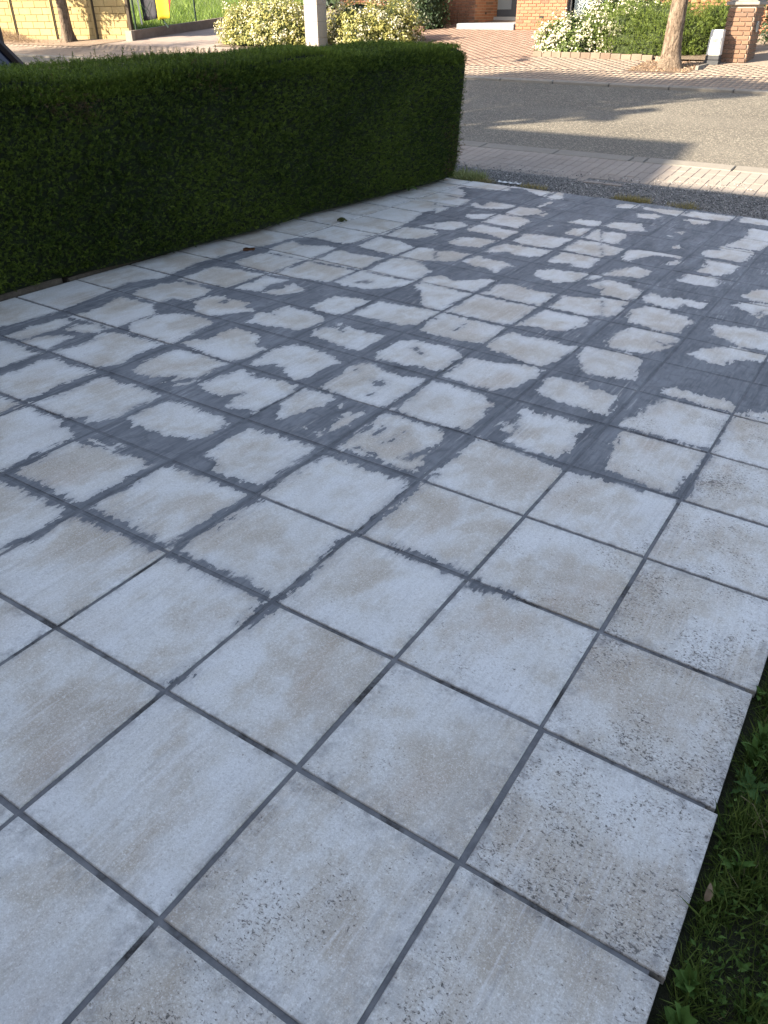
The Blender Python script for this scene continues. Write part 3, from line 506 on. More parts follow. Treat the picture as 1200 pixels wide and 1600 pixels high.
def patio_mats():
    res = []
    for kind in ('tile', 'bed'):
        m = Mat('glazed_tile' if kind == 'tile' else 'grout', 0.6, 0.35)
        pc = m.n('ShaderNodeNewGeometry').outputs['Position']
        v = m.attr('cover')
        # ragged, streaky edge of the wiped grout
        st = m.mapping(pc, (24, 9, 20), rot=(0, 0, 0.25))
        n1 = m.noise(st, 1.0, 5, 0.62, 0.6)
        n2 = m.noise(pc, 38, 6, 0.7)
        st2 = m.mapping(pc, (95, 8, 60), rot=(0, 0, 0.30))
        n3 = m.noise(st2, 1.0, 5, 0.68, 0.5)
        cm = m.rng(m.noise(m.mapping(pc, (1, 1, 1), (3.1, 1.7, 0)), 4.2, 4, .65), 0.46, 0.66, 0.20, 0.95)
        e = m.math('ADD', v, m.math('MULTIPLY', m.math('SUBTRACT', n1, 0.5), 0.78))
        e = m.math('ADD', e, m.math('MULTIPLY', m.math('SUBTRACT', n2, 0.5), 0.40))
        e = m.math('ADD', e, m.math('MULTIPLY', m.math('SUBTRACT', n3, 0.5), cm))
        # the rim of the film is crisp in places and wiped thin in others
        wd = m.rng(m.noise(m.mapping(pc, (4, 2, 3), rot=(0, 0, .3)), 1.0, 4, .6), 0.48, 0.68, 0.012, 0.13)
        t_ = m.math('ADD', m.math('DIVIDE', m.math('SUBTRACT', e, 0.5), m.math('MULTIPLY', wd, 2.0)), 0.5)
        film = m.rng(t_, 0.0, 1.0, smooth=True)
        # brush marks: thin residue dragged over the pale glaze
        br = m.noise(m.mapping(pc, (75, 5.5, 30), rot=(0, 0, 0.42)), 1.0, 4, .6, .3)
        bz = m.rng(m.noise(pc, 3.3, 4, .6), 0.44, 0.64)
        drag = m.math('MULTIPLY', m.math('MULTIPLY', m.rng(br, 0.50, 0.66), bz), m.rng(v, 0.03, 0.42, 0.12, 0.55))
        haze = m.math('MAXIMUM', m.rng(e, 0.24, 0.50, 0, 0.42), drag)
        # here and there the film is worn through along the strokes
        wear = m.math('MULTIPLY', m.rng(br, 0.57, 0.70), m.rng(m.noise(pc, 2.1, 4, .6), 0.47, 0.62, 0, 0.62))
        film = m.math('MULTIPLY', film, m.math('SUBTRACT', 1.0, wear))
        # grout colour: grey with smears of lighter residue and darker damp bands
        g1 = m.noise(m.mapping(pc, (7, 2.2, 4), rot=(0, 0, 0.5)), 1.0, 5, 0.6, 0.8)
        g2 = m.noise(m.mapping(pc, (60, 10, 20), rot=(0, 0, 0.3)), 1.0, 3, 0.6)
        gc = m.mix(m.rng(g1, 0.3, 0.72), (0.094, 0.101, 0.114), (0.212, 0.222, 0.238))
        gc = m.mix(m.rng(g2, 0.50, 0.74, 0, 0.50), gc, (0.23, 0.235, 0.245))
        g3 = m.noise(pc, 11, 6, 0.7, 1.2)
        gc = m.mix(m.rng(g3, 0.50, 0.36, 0, 0.45), gc, (0.070, 0.076, 0.088))
        gc = m.mix(m.rng(br, 0.48, 0.36, 0, 0.35), gc, (0.065, 0.070, 0.082))
        if kind == 'tile':
            rv = m.objrand()
            vv = m.addvec(pc, rv, 91.0)
            big = m.noise(vv, 3.4, 4, 0.55, 0.5)
            mid = m.noise(m.mapping(vv, (1.6, 1, 1), rot=(0, 0, .8)), 9, 5, 0.62)
            a = m.math('ADD', m.math('MULTIPLY', big, 0.75), m.math('MULTIPLY', mid, 0.45))
            # each tile is a little warmer or cooler than the next
            a = m.math('ADD', a, m.math('MULTIPLY', m.math('SUBTRACT', rv, 0.5), 0.09))
            # the stain sits in the middle of each tile and fades towards pale edges
            lc = m.n('ShaderNodeSeparateXYZ'); m.l(m.coord(), lc.inputs[0])
            ox = m.math('MULTIPLY', m.math('SUBTRACT', m.math('FRACT', m.math('MULTIPLY', rv, 17.3)), 0.5), 0.26)
            oy = m.math('MULTIPLY', m.math('SUBTRACT', m.math('FRACT', m.math('MULTIPLY', rv, 41.7)), 0.5), 0.26)
            dd = m.math('MAXIMUM', m.math('ABSOLUTE', m.math('ADD', lc.outputs[0], ox)), m.math('ABSOLUTE', m.math('ADD', lc.outputs[1], oy)))
            dd = m.math('ADD', dd, m.math('MULTIPLY', m.math('SUBTRACT', m.noise(m.mapping(vv, (1.6, .7, 1), rot=(0, 0, .7)), 5.0, 5, .62), 0.5), 0.42))
            mid_ = m.rng(dd, 0.04, 0.25, 1.0, 0.0, smooth=True)
            a = m.math('ADD', a, m.math('MULTIPLY', m.math('SUBTRACT', mid_, 0.5), 0.085))
            warm = m.mix(m.rng(m.noise(vv, 5.0, 3), 0.4, 0.62), (0.40, 0.35, 0.275), (0.42, 0.345, 0.275))
            col = m.ramp(a, [(0.47, (0.60, 0.60, 0.59)), (0.59, (0.56, 0.55, 0.52)), (0.68, (0.475, 0.44, 0.385)), (0.82, (0.385, 0.335, 0.27))])
            col = m.mix(m.math('MULTIPLY', m.rng(m.noise(m.mapping(vv, (1.7, .8, 1), rot=(0, 0, .9)), 4.0, 5, .6), 0.45, 0.68, 0, 0.70), m.rng(mid_, 0, 1, .25, 1)), col, warm)
            # orange-peel glaze: tiny pale and dark grain
            fg = m.math('ADD', m.math('MULTIPLY', m.noise(pc, 300, 3, 0.75), .6), m.math('MULTIPLY', m.noise(pc, 130, 3, 0.7), .4))
            col = m.mix(m.rng(fg, 0.52, 0.62, 0, 0.7), col, (0.74, 0.74, 0.73))
            col = m.mix(m.rng(fg, 0.48, 0.38, 0, 0.50), col, (0.26, 0.24, 0.22))
            # dark pits, crowded on the tiles along the lawn
            pit = m.attr('pits', 'OBJECT')
            pn = m.noise(m.mapping(vv, (1, 1.5, 1), rot=(0, 0, 0.6)), 125, 3, 0.6, 0.6)
            pd = m.noise(vv, 4.5, 4, 0.65)
            pn = m.math('MAXIMUM', pn, m.math('SUBTRACT', m.noise(vv, 62, 4, .7, .4), 0.03))
            pv = m.math('ADD', pn, m.math('MULTIPLY', m.math('SUBTRACT', pd, 0.52), 0.50))
            pv = m.math('ADD', pv, m.math('MULTIPLY', pit, 0.13))
            pits = m.rng(pv, 0.745, 0.775)
            col = m.mix(m.rng(pv, 0.66, 0.74, 0, .45), col, (0.24, 0.20, 0.165))
            col = m.mix(m.math('MULTIPLY', pits, 0.88), col, (0.07, 0.064, 0.058))
            # wiping arcs of cement dust
            wv = m.n('ShaderNodeTexWave'); wv.wave_type = 'RINGS'; wv.inputs['Scale'].default_value = 9; wv.inputs['Distortion'].default_value = 5.0
            wv.inputs['Detail'].default_value = 3; wv.inputs['Detail Scale'].default_value = 1.5
            m.l(vv, wv.inputs['Vector'])
            wz = m.math('MULTIPLY', m.rng(wv.outputs['Fac'], 0.55, 1.0), m.rng(m.noise(pc, 3.1, 3), 0.60, 0.70, 0, 0.16))
            col = m.mix(wz, col, (0.22, 0.215, 0.215))
            # grime creeping in from the joints
            jn = m.attr('rim')
            jr = m.math('MULTIPLY', jn, m.rng(m.noise(pc, 30, 4, 0.7), 0.42, 0.66, 0, 0.8))
            col = m.mix(jr, col, (0.17, 0.165, 0.165))
            # scratches and pale wipes left by cleaning, in broad patches
            sw = m.noise(m.mapping(pc, (60, 3.2, 30), rot=(0, 0, -0.35)), 1.0, 5, .66, .25)
            sm_ = m.rng(m.noise(pc, 1.5, 4, .6), 0.43, 0.60)
            col = m.mix(m.math('MULTIPLY', m.rng(sw, .54, .70, 0, .36), sm_), col, (0.29, 0.29, 0.30))
            col = m.mix(m.math('MULTIPLY', m.rng(sw, .47, .34, 0, .45), sm_), col, (0.66, 0.66, 0.66))
            hz2 = m.rng(m.noise(m.mapping(pc, (3.2, 1.3, 1), rot=(0, 0, .5)), 1.0, 5, .65), .50, .70, 0, .17)
            col = m.mix(hz2, col, (0.30, 0.305, 0.315))
            col = m.mix(haze, col, (0.25, 0.25, 0.26))
            col = m.mix(film, col, gc)
            m.color(col)
            hh = m.math('ADD', m.math('MULTIPLY', fg, 0.35), m.math('MULTIPLY', film, 0.5))
            hh = m.math('SUBTRACT', hh, m.math('MULTIPLY', pits, 0.6))
            hh = m.math('ADD', hh, m.math('MULTIPLY', m.math('MULTIPLY', film, g2), 0.8))
            m.bump(hh, 0.35, 0.0025)
            rg = m.mix(film, m.rng(fg, 0.3, 0.7, 0.42, 0.62), 0.78)
            m.l(rg, m.b.inputs['Roughness'])
        else:
            n = m.noise(m.mapping(pc, (1, 1, 1)), 14, 5, 0.7)
            nn = m.noise(pc, 120, 4, 0.7)
            base = m.mix(m.rng(n, 0.4, 0.65), (0.125, 0.128, 0.137), (0.19, 0.193, 0.20))
            gap = m.rng(m.noise(pc, 5.0, 4, 0.65), 0.53, 0.62)       # stretches where the joint is still open
            base = m.mix(m.math('MULTIPLY', gap, m.rng(nn, 0.3, 0.6, 0.35, 0.95)), base, (0.035, 0.032, 0.03))
            col = m.mix(film, base, m.mix(0.25, gc, (0.05, 0.05, 0.055)))
            m.color(col); m.bump(nn, 0.6, 0.004); m.b.inputs['Roughness'].default_value = 0.9
        res.append(m.m)
    return res
m_tile, m_bed = patio_mats()

# bed with the joints (lies between the tiles, a few millimetres below their faces)
J0, J1, I0 = -7, 3, -5
bj = np.linspace(J0 + .02, J1 - .075, 101); bi = np.arange(I0, 16.001, 0.1)
BX, BY = np.meshgrid(bj, bi)
for c in range(BX.shape[1]):
    mx = edge_i(BX[0, c]) - 0.04
    BY[:, c] = np.minimum(BY[:, c], mx)
bp = np.stack([BX.ravel(), BY.ravel()], -1)
bc = grout(bp); cov = np.clip(0.5 + 3 * bc, 0, 1)
BZ = np.where(cov > 0.5, -0.0022, -0.0048)
V = np.c_[bp * T, BZ]; nx = len(bj); ny = len(bi)
F = [(j * nx + i, j * nx + i + 1, (j + 1) * nx + i + 1, (j + 1) * nx + i) for j in range(ny - 1) for i in range(nx - 1)]
# skirt
per = [i for i in range(nx)] + [j * nx + nx - 1 for j in range(1, ny)] + [(ny - 1) * nx + i for i in range(nx - 2, -1, -1)] + [j * nx for j in range(ny - 2, 0, -1)]
low = V[per].copy(); low[:, 2] = -0.16; b0 = len(V)
V = np.r_[V, low]
for k in range(len(per)):
    k2 = (k + 1) % len(per); F.append((per[k2], per[k], b0 + k, b0 + k2))
patio = obj('patio', raw_mesh('patio', V, F, {'cover': np.r_[cov, np.zeros(len(low))]}), m_bed)
patio['kind'] = 'structure'
patio.matrix_world = PMAT

HW = (T - 0.0145) / 2
def tile_mesh(name, n, jc, ic, y0=-HW, y1=HW, cover=False):
    bv = 0.0022
    def ticks(a, b): return np.r_[a, a + bv, np.linspace(a + bv, b - bv, n)[1:-1] if n > 2 else [], b - bv, b]
    xs = ticks(-HW, HW); ys = ticks(y0, y1)
    X, Y = np.meshgrid(xs, ys)
    edge = (X <= xs[0]) | (X >= xs[-1]) | (Y <= ys[0]) | (Y >= ys[-1])
    Z = np.where(edge, -bv, 0.0)
    nx, ny = len(xs), len(ys)
    V = np.stack([X.ravel(), Y.ravel(), Z.ravel()], -1)
    F = [(j * nx + i, j * nx + i + 1, (j + 1) * nx + i + 1, (j + 1) * nx + i) for j in range(ny - 1) for i in range(nx - 1)]
    per = [i for i in range(nx)] + [j * nx + nx - 1 for j in range(1, ny)] + [(ny - 1) * nx + i for i in range(nx - 2, -1, -1)] + [j * nx for j in range(ny - 2, 0, -1)]
    low = V[per].copy(); low[:, 2] = -0.026; b0 = len(V)
    rim = np.exp(-np.minimum.reduce([X.ravel() - xs[0], xs[-1] - X.ravel(), Y.ravel() - ys[0], ys[-1] - Y.ravel()]) / 0.012)
    V = np.r_[V, low]
    for k in range(len(per)):
        k2 = (k + 1) % len(per); F.append((per[k2], per[k], b0 + k, b0 + k2))
    at = {'rim': np.r_[rim, np.ones(len(low))]}
    if cover:
        P = np.stack([X.ravel() / T + jc, Y.ravel() / T + ic], -1)
        at['cover'] = np.clip(0.5 + 3 * np.r_[grout(P), np.full(len(low), -1.0)], 0, 1)
    me = raw_mesh(name, V, F, at); me.materials.append(m_tile)
    return me
plain = tile_mesh('tile', 8, 0, 0)
for i in range(I0, 16):
    for j in range(J0, J1):
        jc, ic = j + .5, i + .5
        pr = np.array([(jc + a, ic + b) for a in np.linspace(-.5, .5, 9) for b in np.linspace(-.5, .5, 9)])
        g = grout(pr)
        if i == 15:
            yy = (edge_i(jc) - ic) * T
            me = tile_mesh('tile', 22, jc, ic, -HW, yy, True)
        elif g.max() > -0.10: me = tile_mesh('tile', 30, jc, ic, cover=True)
        else: me = plain
        o = bpy.data.objects.new('tile', me)
        jx = R.gauss(.001, .0028) if j == J1 - 1 else R.gauss(0, .0010)
        o.location = (jc * T + jx, ic * T + R.gauss(0, .0010), R.gauss(0, .0005))
        o.rotation_euler = (R.gauss(0, .0012), R.gauss(0, .0012), R.gauss(0, .0016))
        near_lawn = max(0.0, (jc - 0.4) / 2.2)
        o['pits'] = float(np.clip(near_lawn * (1.0 if ic < 6 else 0.55) + R.uniform(-.25, .15) + (0.25 if ic < -0.5 and jc > -0.5 else 0), -0.35, 1.1))
        link(o, patio)

# ================================================================ plants: templates
def blade(h=1.0, w=0.06, bend=0.35):
    V = [(-w / 2, 0, 0), (w / 2, 0, 0), (-w * .4, bend * .25, h * .5), (w * .4, bend * .25, h * .5), (0, bend, h)]
    F = [(0, 1, 3), (0, 3, 2), (2, 3, 4)]
    return np.array(V), np.array(F)
GRASS = [blade(1, .05, .2), blade(.8, .055, .5), blade(.6, .05, .75), blade(1.1, .04, .35)]
def leafq(w=0.5, cup=0.15):
    V = [(0, 0, 0), (w / 2, .45, cup), (0, 1, 0), (-w / 2, .45, cup), (0, .5, 0)]
    return np.array(V), np.array([(0, 1, 4), (1, 2, 4), (0, 4, 3), (4, 2, 3)])
LEAF = [leafq(.5, .12), leafq(.62, .2), leafq(.42, .05)]
def sprig(seed, n=11, nl=0.4, nw=0.075):
    """yew shoot pointing along +Z with needles in two loose ranks; unit length"""
    r = np.random.RandomState(seed); V = []; F = []
    for k in range(n):
        t = 0.12 + 0.88 * k / (n - 1)
        a = (0 if k % 2 else math.pi) + r.normal(0, .55)
        up = 0.55 + 0.45 * t
        d = np.array([math.cos(a), math.sin(a), up]); d /= np.linalg.norm(d)
        L = nl * (1 - .45 * t) * r.uniform(.75, 1.2)
        s = np.cross(d, r.normal(0, 1, 3)); s /= np.linalg.norm(s); s *= nw / 2
        p = np.array([0, 0, t * .75]); b = len(V)
        V += [p - s * .6, p + s * .6, p + d * L * .55 + s, p + d * L, p + d * L * .55 - s]
        F += [(b, b + 1, b + 2), (b, b + 2, b + 4), (b + 4, b + 2, b + 3)]
    return np.array(V), np.array(F)
YEW = [sprig(k) for k in range(6)]

# ================================================================ the yew hedge
m_yew = foliage_mat('yew', (0.018, 0.040, 0.005), (0.155, 0.215, 0.026), 0.6, 0.14, 0.18)
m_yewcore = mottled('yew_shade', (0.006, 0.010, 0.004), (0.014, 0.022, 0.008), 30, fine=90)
m_twig = mottled('twig_bark', (0.10, 0.07, 0.045), (0.16, 0.115, 0.075), 20, fine=150)
hedge = empty('hedge', (-3.4, 3.6, zp(-3.4, 3.6)))
tag(hedge, 'long clipped dark green yew hedge along the left edge of the tiles', 'hedge')
hl = hedge.location.copy()
HY0, HY1 = -1.2, 7.02
def face_x(y): return float(np.interp(y, [-1.2, 1.95, 3.68, 6.66, 7.1], [-3.27, -3.135, -3.00, -2.87, -2.86])) + 0.045
DEPTH = 0.98
def hedge_pt(u, y, out=0.0):
    """u runs up the front (0..1), over the top (1..2), down the back (2..3)"""
    xf = face_x(y); zb = zp(-3.4, y) + 0.015
    zt = 1.215 + 0.012 * math.sin(y * 1.7) + 0.010 * math.sin(y * 4.1 + 1)
    fr = 0.06 * math.exp(-((u if u < 1 else 9) / .09) ** 2) * 1.1
    wob = 0.018 * math.sin(y * 2.3 + 4 * u) + 0.014 * math.sin(y * 5.1 - 3 * u)
    if u <= 1:
        zz = zb + (zt - 0.03 - zb) * u
        k = max(0, (u - .9) / .1); x = xf + wob - fr - 0.045 * k * k
        return (x + out, y, zz - 0.0), (1, 0, 0.15 + .7 * k)
    if u <= 2:
        t = u - 1
        return (xf - 0.045 - (DEPTH - .09) * t, y, zt + 0.035 * math.sin(math.pi * t) ** .6 + wob * .6 - .01 + out), (0.25 * (1 - 2 * t), 0, 1)
    t = u - 2
    return (xf - DEPTH - out + wob, y, zt - .03 - (zt - zb) * t), (-1, 0, 0.2)
def endcap(y, u):
    return y
# core
us = np.r_[np.linspace(0.0, 1, 12), np.linspace(1.08, 1.92, 8), np.linspace(2.0, 3, 6)]
ys = np.linspace(HY0, HY1 - 0.045, 50)
V = [(np.array(hedge_pt(u, y, -0.022)[0]) - np.array(hl)) for y in ys for u in us]
nu = len(us)
F = [(j * nu + i, j * nu + i + 1, (j + 1) * nu + i + 1, (j + 1) * nu + i) for j in range(len(ys) - 1) for i in range(nu - 1)]
F.append(tuple((len(ys) - 1) * nu + i for i in range(nu))); F.append(tuple(nu - 1 - i for i in range(nu)))
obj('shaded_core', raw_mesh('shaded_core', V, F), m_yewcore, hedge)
P = []; N = []
def addp(n, ulo, uhi, ylo, yhi, dens=None):
    for _ in range(n):
        u = R.uniform(ulo, uhi); y = R.uniform(ylo, yhi)
        p, nn = hedge_pt(u, y, R.gauss(-0.012, .010)); P.append(p); N.append(nn)
addp(34000, 0.015, 1.0, 1.2, HY1 - .045)
addp(6500, 0.92, 1.0, 1.2, HY1 - .045); addp(5500, 1.0, 1.14, 1.2, HY1 - .04)
addp(2500, 0.015, 1.0, HY0, 1.2)
addp(16000, 1.0, 2.0, 1.2, HY1 - .035)
addp(1500, 1.0, 2.0, HY0, 1.2)
addp(2500, 2.0, 3.0, 1.0, HY1)
for _ in range(6500):                                          # rounded end towards the street
    t = R.random(); zz = R.random() ** .9
    x = face_x(HY1) - 0.03 - (DEPTH - .06) * t
    zb = zp(-3.4, HY1) + .02; zt = 1.19 + 0.05 * math.sin(math.pi * t)
    bul = 0.035 * math.sin(math.pi * min(1, zz * 1.05)) * (0.5 + 0.5 * math.sin(math.pi * t)) - 0.09 * max(0, .18 - zz) / .18
    P.append((x, HY1 - 0.062 + bul + R.gauss(0, .006), zb + (zt - zb) * zz)); N.append((0.1, 1, 0.2))
P = np.array(P) - np.array(hl); N = np.array(N, float)
N /= np.linalg.norm(N, axis=1)[:, None]; N[:, 2] += 0.22
bs = frames(N, 0.42)
endk = np.where(P[:, 1] + hl[1] > HY1 - .09, .72, 1.0)
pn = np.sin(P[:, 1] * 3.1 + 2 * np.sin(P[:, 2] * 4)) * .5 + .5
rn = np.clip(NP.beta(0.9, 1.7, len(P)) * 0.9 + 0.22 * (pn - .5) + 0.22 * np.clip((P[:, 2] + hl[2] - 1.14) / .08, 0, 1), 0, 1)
o = scatter('foliage', YEW, P, bs, endk * NP.uniform(.027, .049, len(P)), m_yew, hedge, rnd=rn); o['kind'] = 'stuff'
# longer shoots that stand proud of the clipped top
P = []; 
for _ in range(150):
    y = R.uniform(1.6, 5.4); u = R.choice([R.uniform(1.55, 1.98), R.uniform(1.05, 1.95)])
    P.append(hedge_pt(u, y, 0.0)[0])
P = np.array(P) - np.array(hl)
LONG = [sprig(20 + k, 17, .20, .055) for k in range(3)]
o = scatter('shoot', LONG, P, frames(np.tile([0, 0, 1.0], (len(P), 1)), 0.25), NP.uniform(.04, .105, len(P)), m_yew, hedge, rnd=NP.rand(len(P)) * .6); o['kind'] = 'stuff'
# a few browned shoots
P = []; N = []
for _ in range(420):
    y, u = R.choice([(2.35, .93), (3.55, .96), (2.5, .88), (6.85, .25), (6.75, .12), (6.8, .4)])
    p, nn = hedge_pt(min(1.2, u + R.gauss(0, .05)), y + R.gauss(0, .10), 0.004); P.append(p); N.append(nn)
m_brown = foliage_mat('yew_brown', (0.045, 0.030, 0.012), (0.10, 0.060, 0.025), .6, .1)
o = scatter('browned_shoot', YEW, np.array(P) - np.array(hl), frames(np.array(N, float), .4), NP.uniform(.025, .045, len(P)), m_brown, hedge); o['kind'] = 'stuff'
for y in np.arange(1.3, 6.9, 0.42):
    x = face_x(y) - .30; z = zp(x, y)
    mb = MB().tube([(x - hl[0], y - hl[1], z - .05 - hl[2]), (x - .01 - hl[0], y + .02 - hl[1], z + .15 - hl[2]), (x - .02 - hl[0], y + .05 - hl[1], z + .5 - hl[2])], [.022, .018, .012], 6)
    mb.build('stem', m_twig, hedge)
# stone edging under the hedge
m_edge = mottled('edging_stone', (0.055, 0.045, 0.035), (0.12, 0.10, 0.08), 12, fine=70, bump=0.9, dist=0.01)
y = 0.2
k = 0
while y < 3.0:
    L = 0.98
    c = pw(-7 * T - 0.055, (y + L / 2) , 0)
    mb = MB().box(-.05, .03, -L / 2, L / 2, -.16, .018, .012)
    e = mb.build('edging_stone', m_edge); e.location = c; e.rotation_euler = (0, -.03, 0.02)
    tag(e, ['weathered stone edging block under the hedge at the left frame edge', 'weathered stone edging block half hidden below the hedge foliage', 'weathered stone edging block farther along below the hedge'][k % 3], 'edging', 'edging stones below the hedge')
    k += 1; y += 1.0
# broad pale leaves poking out at the hedge foot
m_broad = mottled('broad_leaf', (0.06, 0.10, 0.022), (0.10, 0.15, 0.035), 15, rough=.5, fine=60, spec=.4)
def broad_leaf_mesh(L, W, curl=.25, fold=.25, lobes=0.0):
    n = 7; V = []; F = []
    for k in range(n + 1):
        t = k / n
        w = W * math.sin(math.pi * min(1, t ** .75 * 1.0)) ** .8 * (1 + lobes * (1 if k % 2 else -1)) if 0 < k < n else W * .06
        z = curl * L * (t - t * t * 1.2)
        V += [(-w / 2, t * L, z + fold * w), (0, t * L, z), (w / 2, t * L, z + fold * w)]
    for k in range(n):
        b = k * 3
        F += [(b, b + 1, b + 4, b + 3), (b + 1, b + 2, b + 5, b + 4)]
    return V, F
hp = empty('weed', tuple(np.array([-2.90, 6.02, zp(-2.9, 6.02)])))
tag(hp, 'pale broad-leaved weed at the foot of the hedge near its street end', 'weed')
for k, (a, L) in enumerate([(0.5, .10), (-.7, .11), (-1.6, .085), (1.5, .07)]):
    V, F = broad_leaf_mesh(L, L * .62, .5, .18)
    l = obj('leaf', raw_mesh('leaf', V, F, smooth=True), m_broad, hp); l.rotation_euler = (.25, 0, a - 1.0)
    l.location = (0.02, 0, .03)

# ================================================================ lawn strip on the right
lawn = sheet('lawn_ground', np.linspace(3 * T - .10, 7, 24), np.linspace(-4, 7.05, 34), lambda x, y: zp(x, y) - 0.035, m_lawnsoil)
m_grass = foliage_mat('grass', (0.034, 0.062, 0.012), (0.14, 0.19, 0.045), .7, .25, .1)
def lawn_pts(n, x1=2.3, y0=-1.6, y1=3.2, bias=1.0):
    x = 3 * T + 0.012 + (x1 - 3 * T) * NP.rand(n) ** bias; y = NP.uniform(y0, y1, n)
    return np.stack([x, y, zp(x, y) - 0.036], -1)
P = lawn_pts(60000, 2.0, -.9, 1.9)
cl = np.sin(P[:, 0] * 19 + 3 * np.sin(P[:, 1] * 7)) * np.sin(P[:, 1] * 15 + 2 * np.sin(P[:, 0] * 11))
ed = P[:, 0] - 3 * T
kp = (NP.rand(len(P)) < 0.45 + .5 * (cl > -.1)) & (NP.rand(len(P)) < np.clip(ed / .04, .25, 1)); P = P[kp]
hh = NP.uniform(.022, .070, len(P)) * (0.8 + .5 * (cl[kp] > .3))
o = scatter('grass', GRASS, P, frames(np.tile([0, 0, 1.0], (len(P), 1)), .5), hh, m_grass); o['kind'] = 'stuff'
m_straw = foliage_mat('dry_straw', (0.14, 0.12, 0.06), (0.28, 0.24, 0.13), .8, .1)
P = lawn_pts(2600, 3 * T + .03, -.8, 1.6); P[:, 0] += .002
o = scatter('edge_grass', GRASS, P, frames(np.tile([-.5, 0, .8], (len(P), 1)), .5), NP.uniform(.015, .042, len(P)), m_grass); o['kind'] = 'stuff'
P = lawn_pts(900)
o = scatter('dry_grass', GRASS, P + [0, 0, .012], frames(np.tile([0, 0, .35], (len(P), 1)), .6), NP.uniform(.03, .07, len(P)), m_straw); o['kind'] = 'stuff'
P = np.stack([NP.uniform(1.55, 5.5, 42000), NP.uniform(-3.5, 6.9, 42000), np.zeros(42000)], -1); P[:, 2] = zp(P[:, 0], P[:, 1]) - .036
P = P[(P[:, 0] > 1.98) | (P[:, 1] < -.9) | (P[:, 1] > 1.85)]
o = scatter('grass', [(tv * [2.2, 1, 1], tf) for tv, tf in GRASS], P, frames(np.tile([0, 0, 1.0], (len(P), 1)), .5), NP.uniform(.03, .075, len(P)), m_grass); o['kind'] = 'stuff'
P = lawn_pts(9000, 2.0, -.8, 1.8); cl = np.sin(P[:, 0] * 13 + 1) * np.sin(P[:, 1] * 9); P = P[cl > .0]
P[:, 2] += NP.uniform(.008, .03, len(P))
m_clover = foliage_mat('clover', (0.045, 0.095, 0.02), (0.12, 0.20, 0.045), .7, .2, .15)
o = scatter('clover', LEAF, P, frames(np.tile([0, 0, 1.0], (len(P), 1)), 1.2), NP.uniform(.008, .024, len(P)), m_clover); o['kind'] = 'stuff'
P = lawn_pts(700); P = P[(np.abs(P[:, 0] - 1.52) < .07) & (np.abs(P[:, 1] + .1) < .5)]
m_moss = foliage_mat('moss', (0.08, 0.09, 0.03), (0.15, 0.145, 0.055), .8, .1)
if len(P): 
    P[:, 2] += .012; o = scatter('moss', GRASS, np.repeat(P, 10, 0) + NP.normal(0, .012, (len(P) * 10, 3)) * [1, 1, .3], frames(np.tile([0, 0, 1.0], (len(P) * 10, 1)), .8), NP.uniform(.008, .02, len(P) * 10), m_moss); o['kind'] = 'stuff'

m_weed = [mottled('weed_leaf_a', (0.050, 0.105, 0.022), (0.085, 0.15, 0.03), 20, rough=.75, fine=80, spec=.12),
          mottled('weed_leaf_b', (0.038, 0.085, 0.024), (0.065, 0.12, 0.032), 20, rough=.75, fine=80, spec=.12)]
WL = [[raw_mesh('leaf', *broad_leaf_mesh(1, w, c, f, lb), smooth=True) for w, c, f, lb in pr] for pr in
      ([(.30, .35, .2, 0), (.26, .5, .3, 0), (.34, .25, .15, 0)], [(.30, .3, .2, .35), (.36, .45, .15, .3), (.28, .2, .3, .4)], [(.55, .3, .12, 0), (.62, .4, .1, 0), (.5, .2, .2, 0)])]
for q, ms in enumerate(WL):
    for me in ms: me.materials.append(m_weed[q % 2])
def weed(x, y, kind, n, L, label, group=None, tall=0.0, lift=.35):
    r = empty('weed', (x, y, zp(x, y) - .034), R.uniform(0, 6))
    tag(r, label, 'weed', group)
    for k in range(n):
        o = bpy.data.objects.new('leaf', R.choice(WL[kind])); a = 2.4 * k + R.gauss(0, .3)
        s = L * R.uniform(.65, 1.1); h = tall * k / max(1, n - 1)
        o.scale = (s, s, s); o.rotation_euler = (lift + R.gauss(0, .2) + (.5 * k / n if tall else 0), R.gauss(0, .15), a)
        o.location = (0, 0, .008 + h); link(o, r)
    if tall:
        MB().tube([(0, 0, 0), (.003, 0, tall * .5), (0, .004, tall)], [.0025, .002, .0015], 5).build('stem', m_weed[0], r)
def lp(px): return px
WE = [(1.385, 0.67, 0, 16, .060, 'tall narrow-leaved weed growing up beside the tile corner at the right frame edge', .10, .6),
      (1.395, 0.58, 1, 12, .065, 'weed rosette with long toothed leaves lying over the tile edge', 0, .15),
      (1.385, 0.02, 2, 12, .036, 'small leafy weed growing at the open joint by the lowest tile', .04, .5),
      (1.392, -0.06, 2, 14, .040, 'bushy weed beside the bottom corner of the patio', .03, .5),
      (1.410, 0.33, 0, 9, .045, 'light green forked weed in the middle of the dark grass', .03, .5),
      (1.352, 0.915, 2, 5, .030, 'tiny round-leaved weed sprouting from the open end of a tile joint', .02, .5)]
for x, y, kd, n, L, lb, tl, lf in WE: weed(x, y, kd, n, L, lb, None, tl, lf)
for k in range(16):
    x = R.uniform(1.43, 1.85); y = R.uniform(-.3, 1.4)
    kd = R.choice([2, 2, 1, 0]); weed(x, y, kd, R.randint(7, 12), R.uniform(.018, .036), ['low narrow-leaved weed among the dark grass beside the tiles', 'low weed with toothed leaves among the grass beside the tiles', 'low round-leaved weed among the dark grass beside the tiles'][kd], 'low weeds in the grass strip', R.choice([0, .02]), R.uniform(.15, .6))
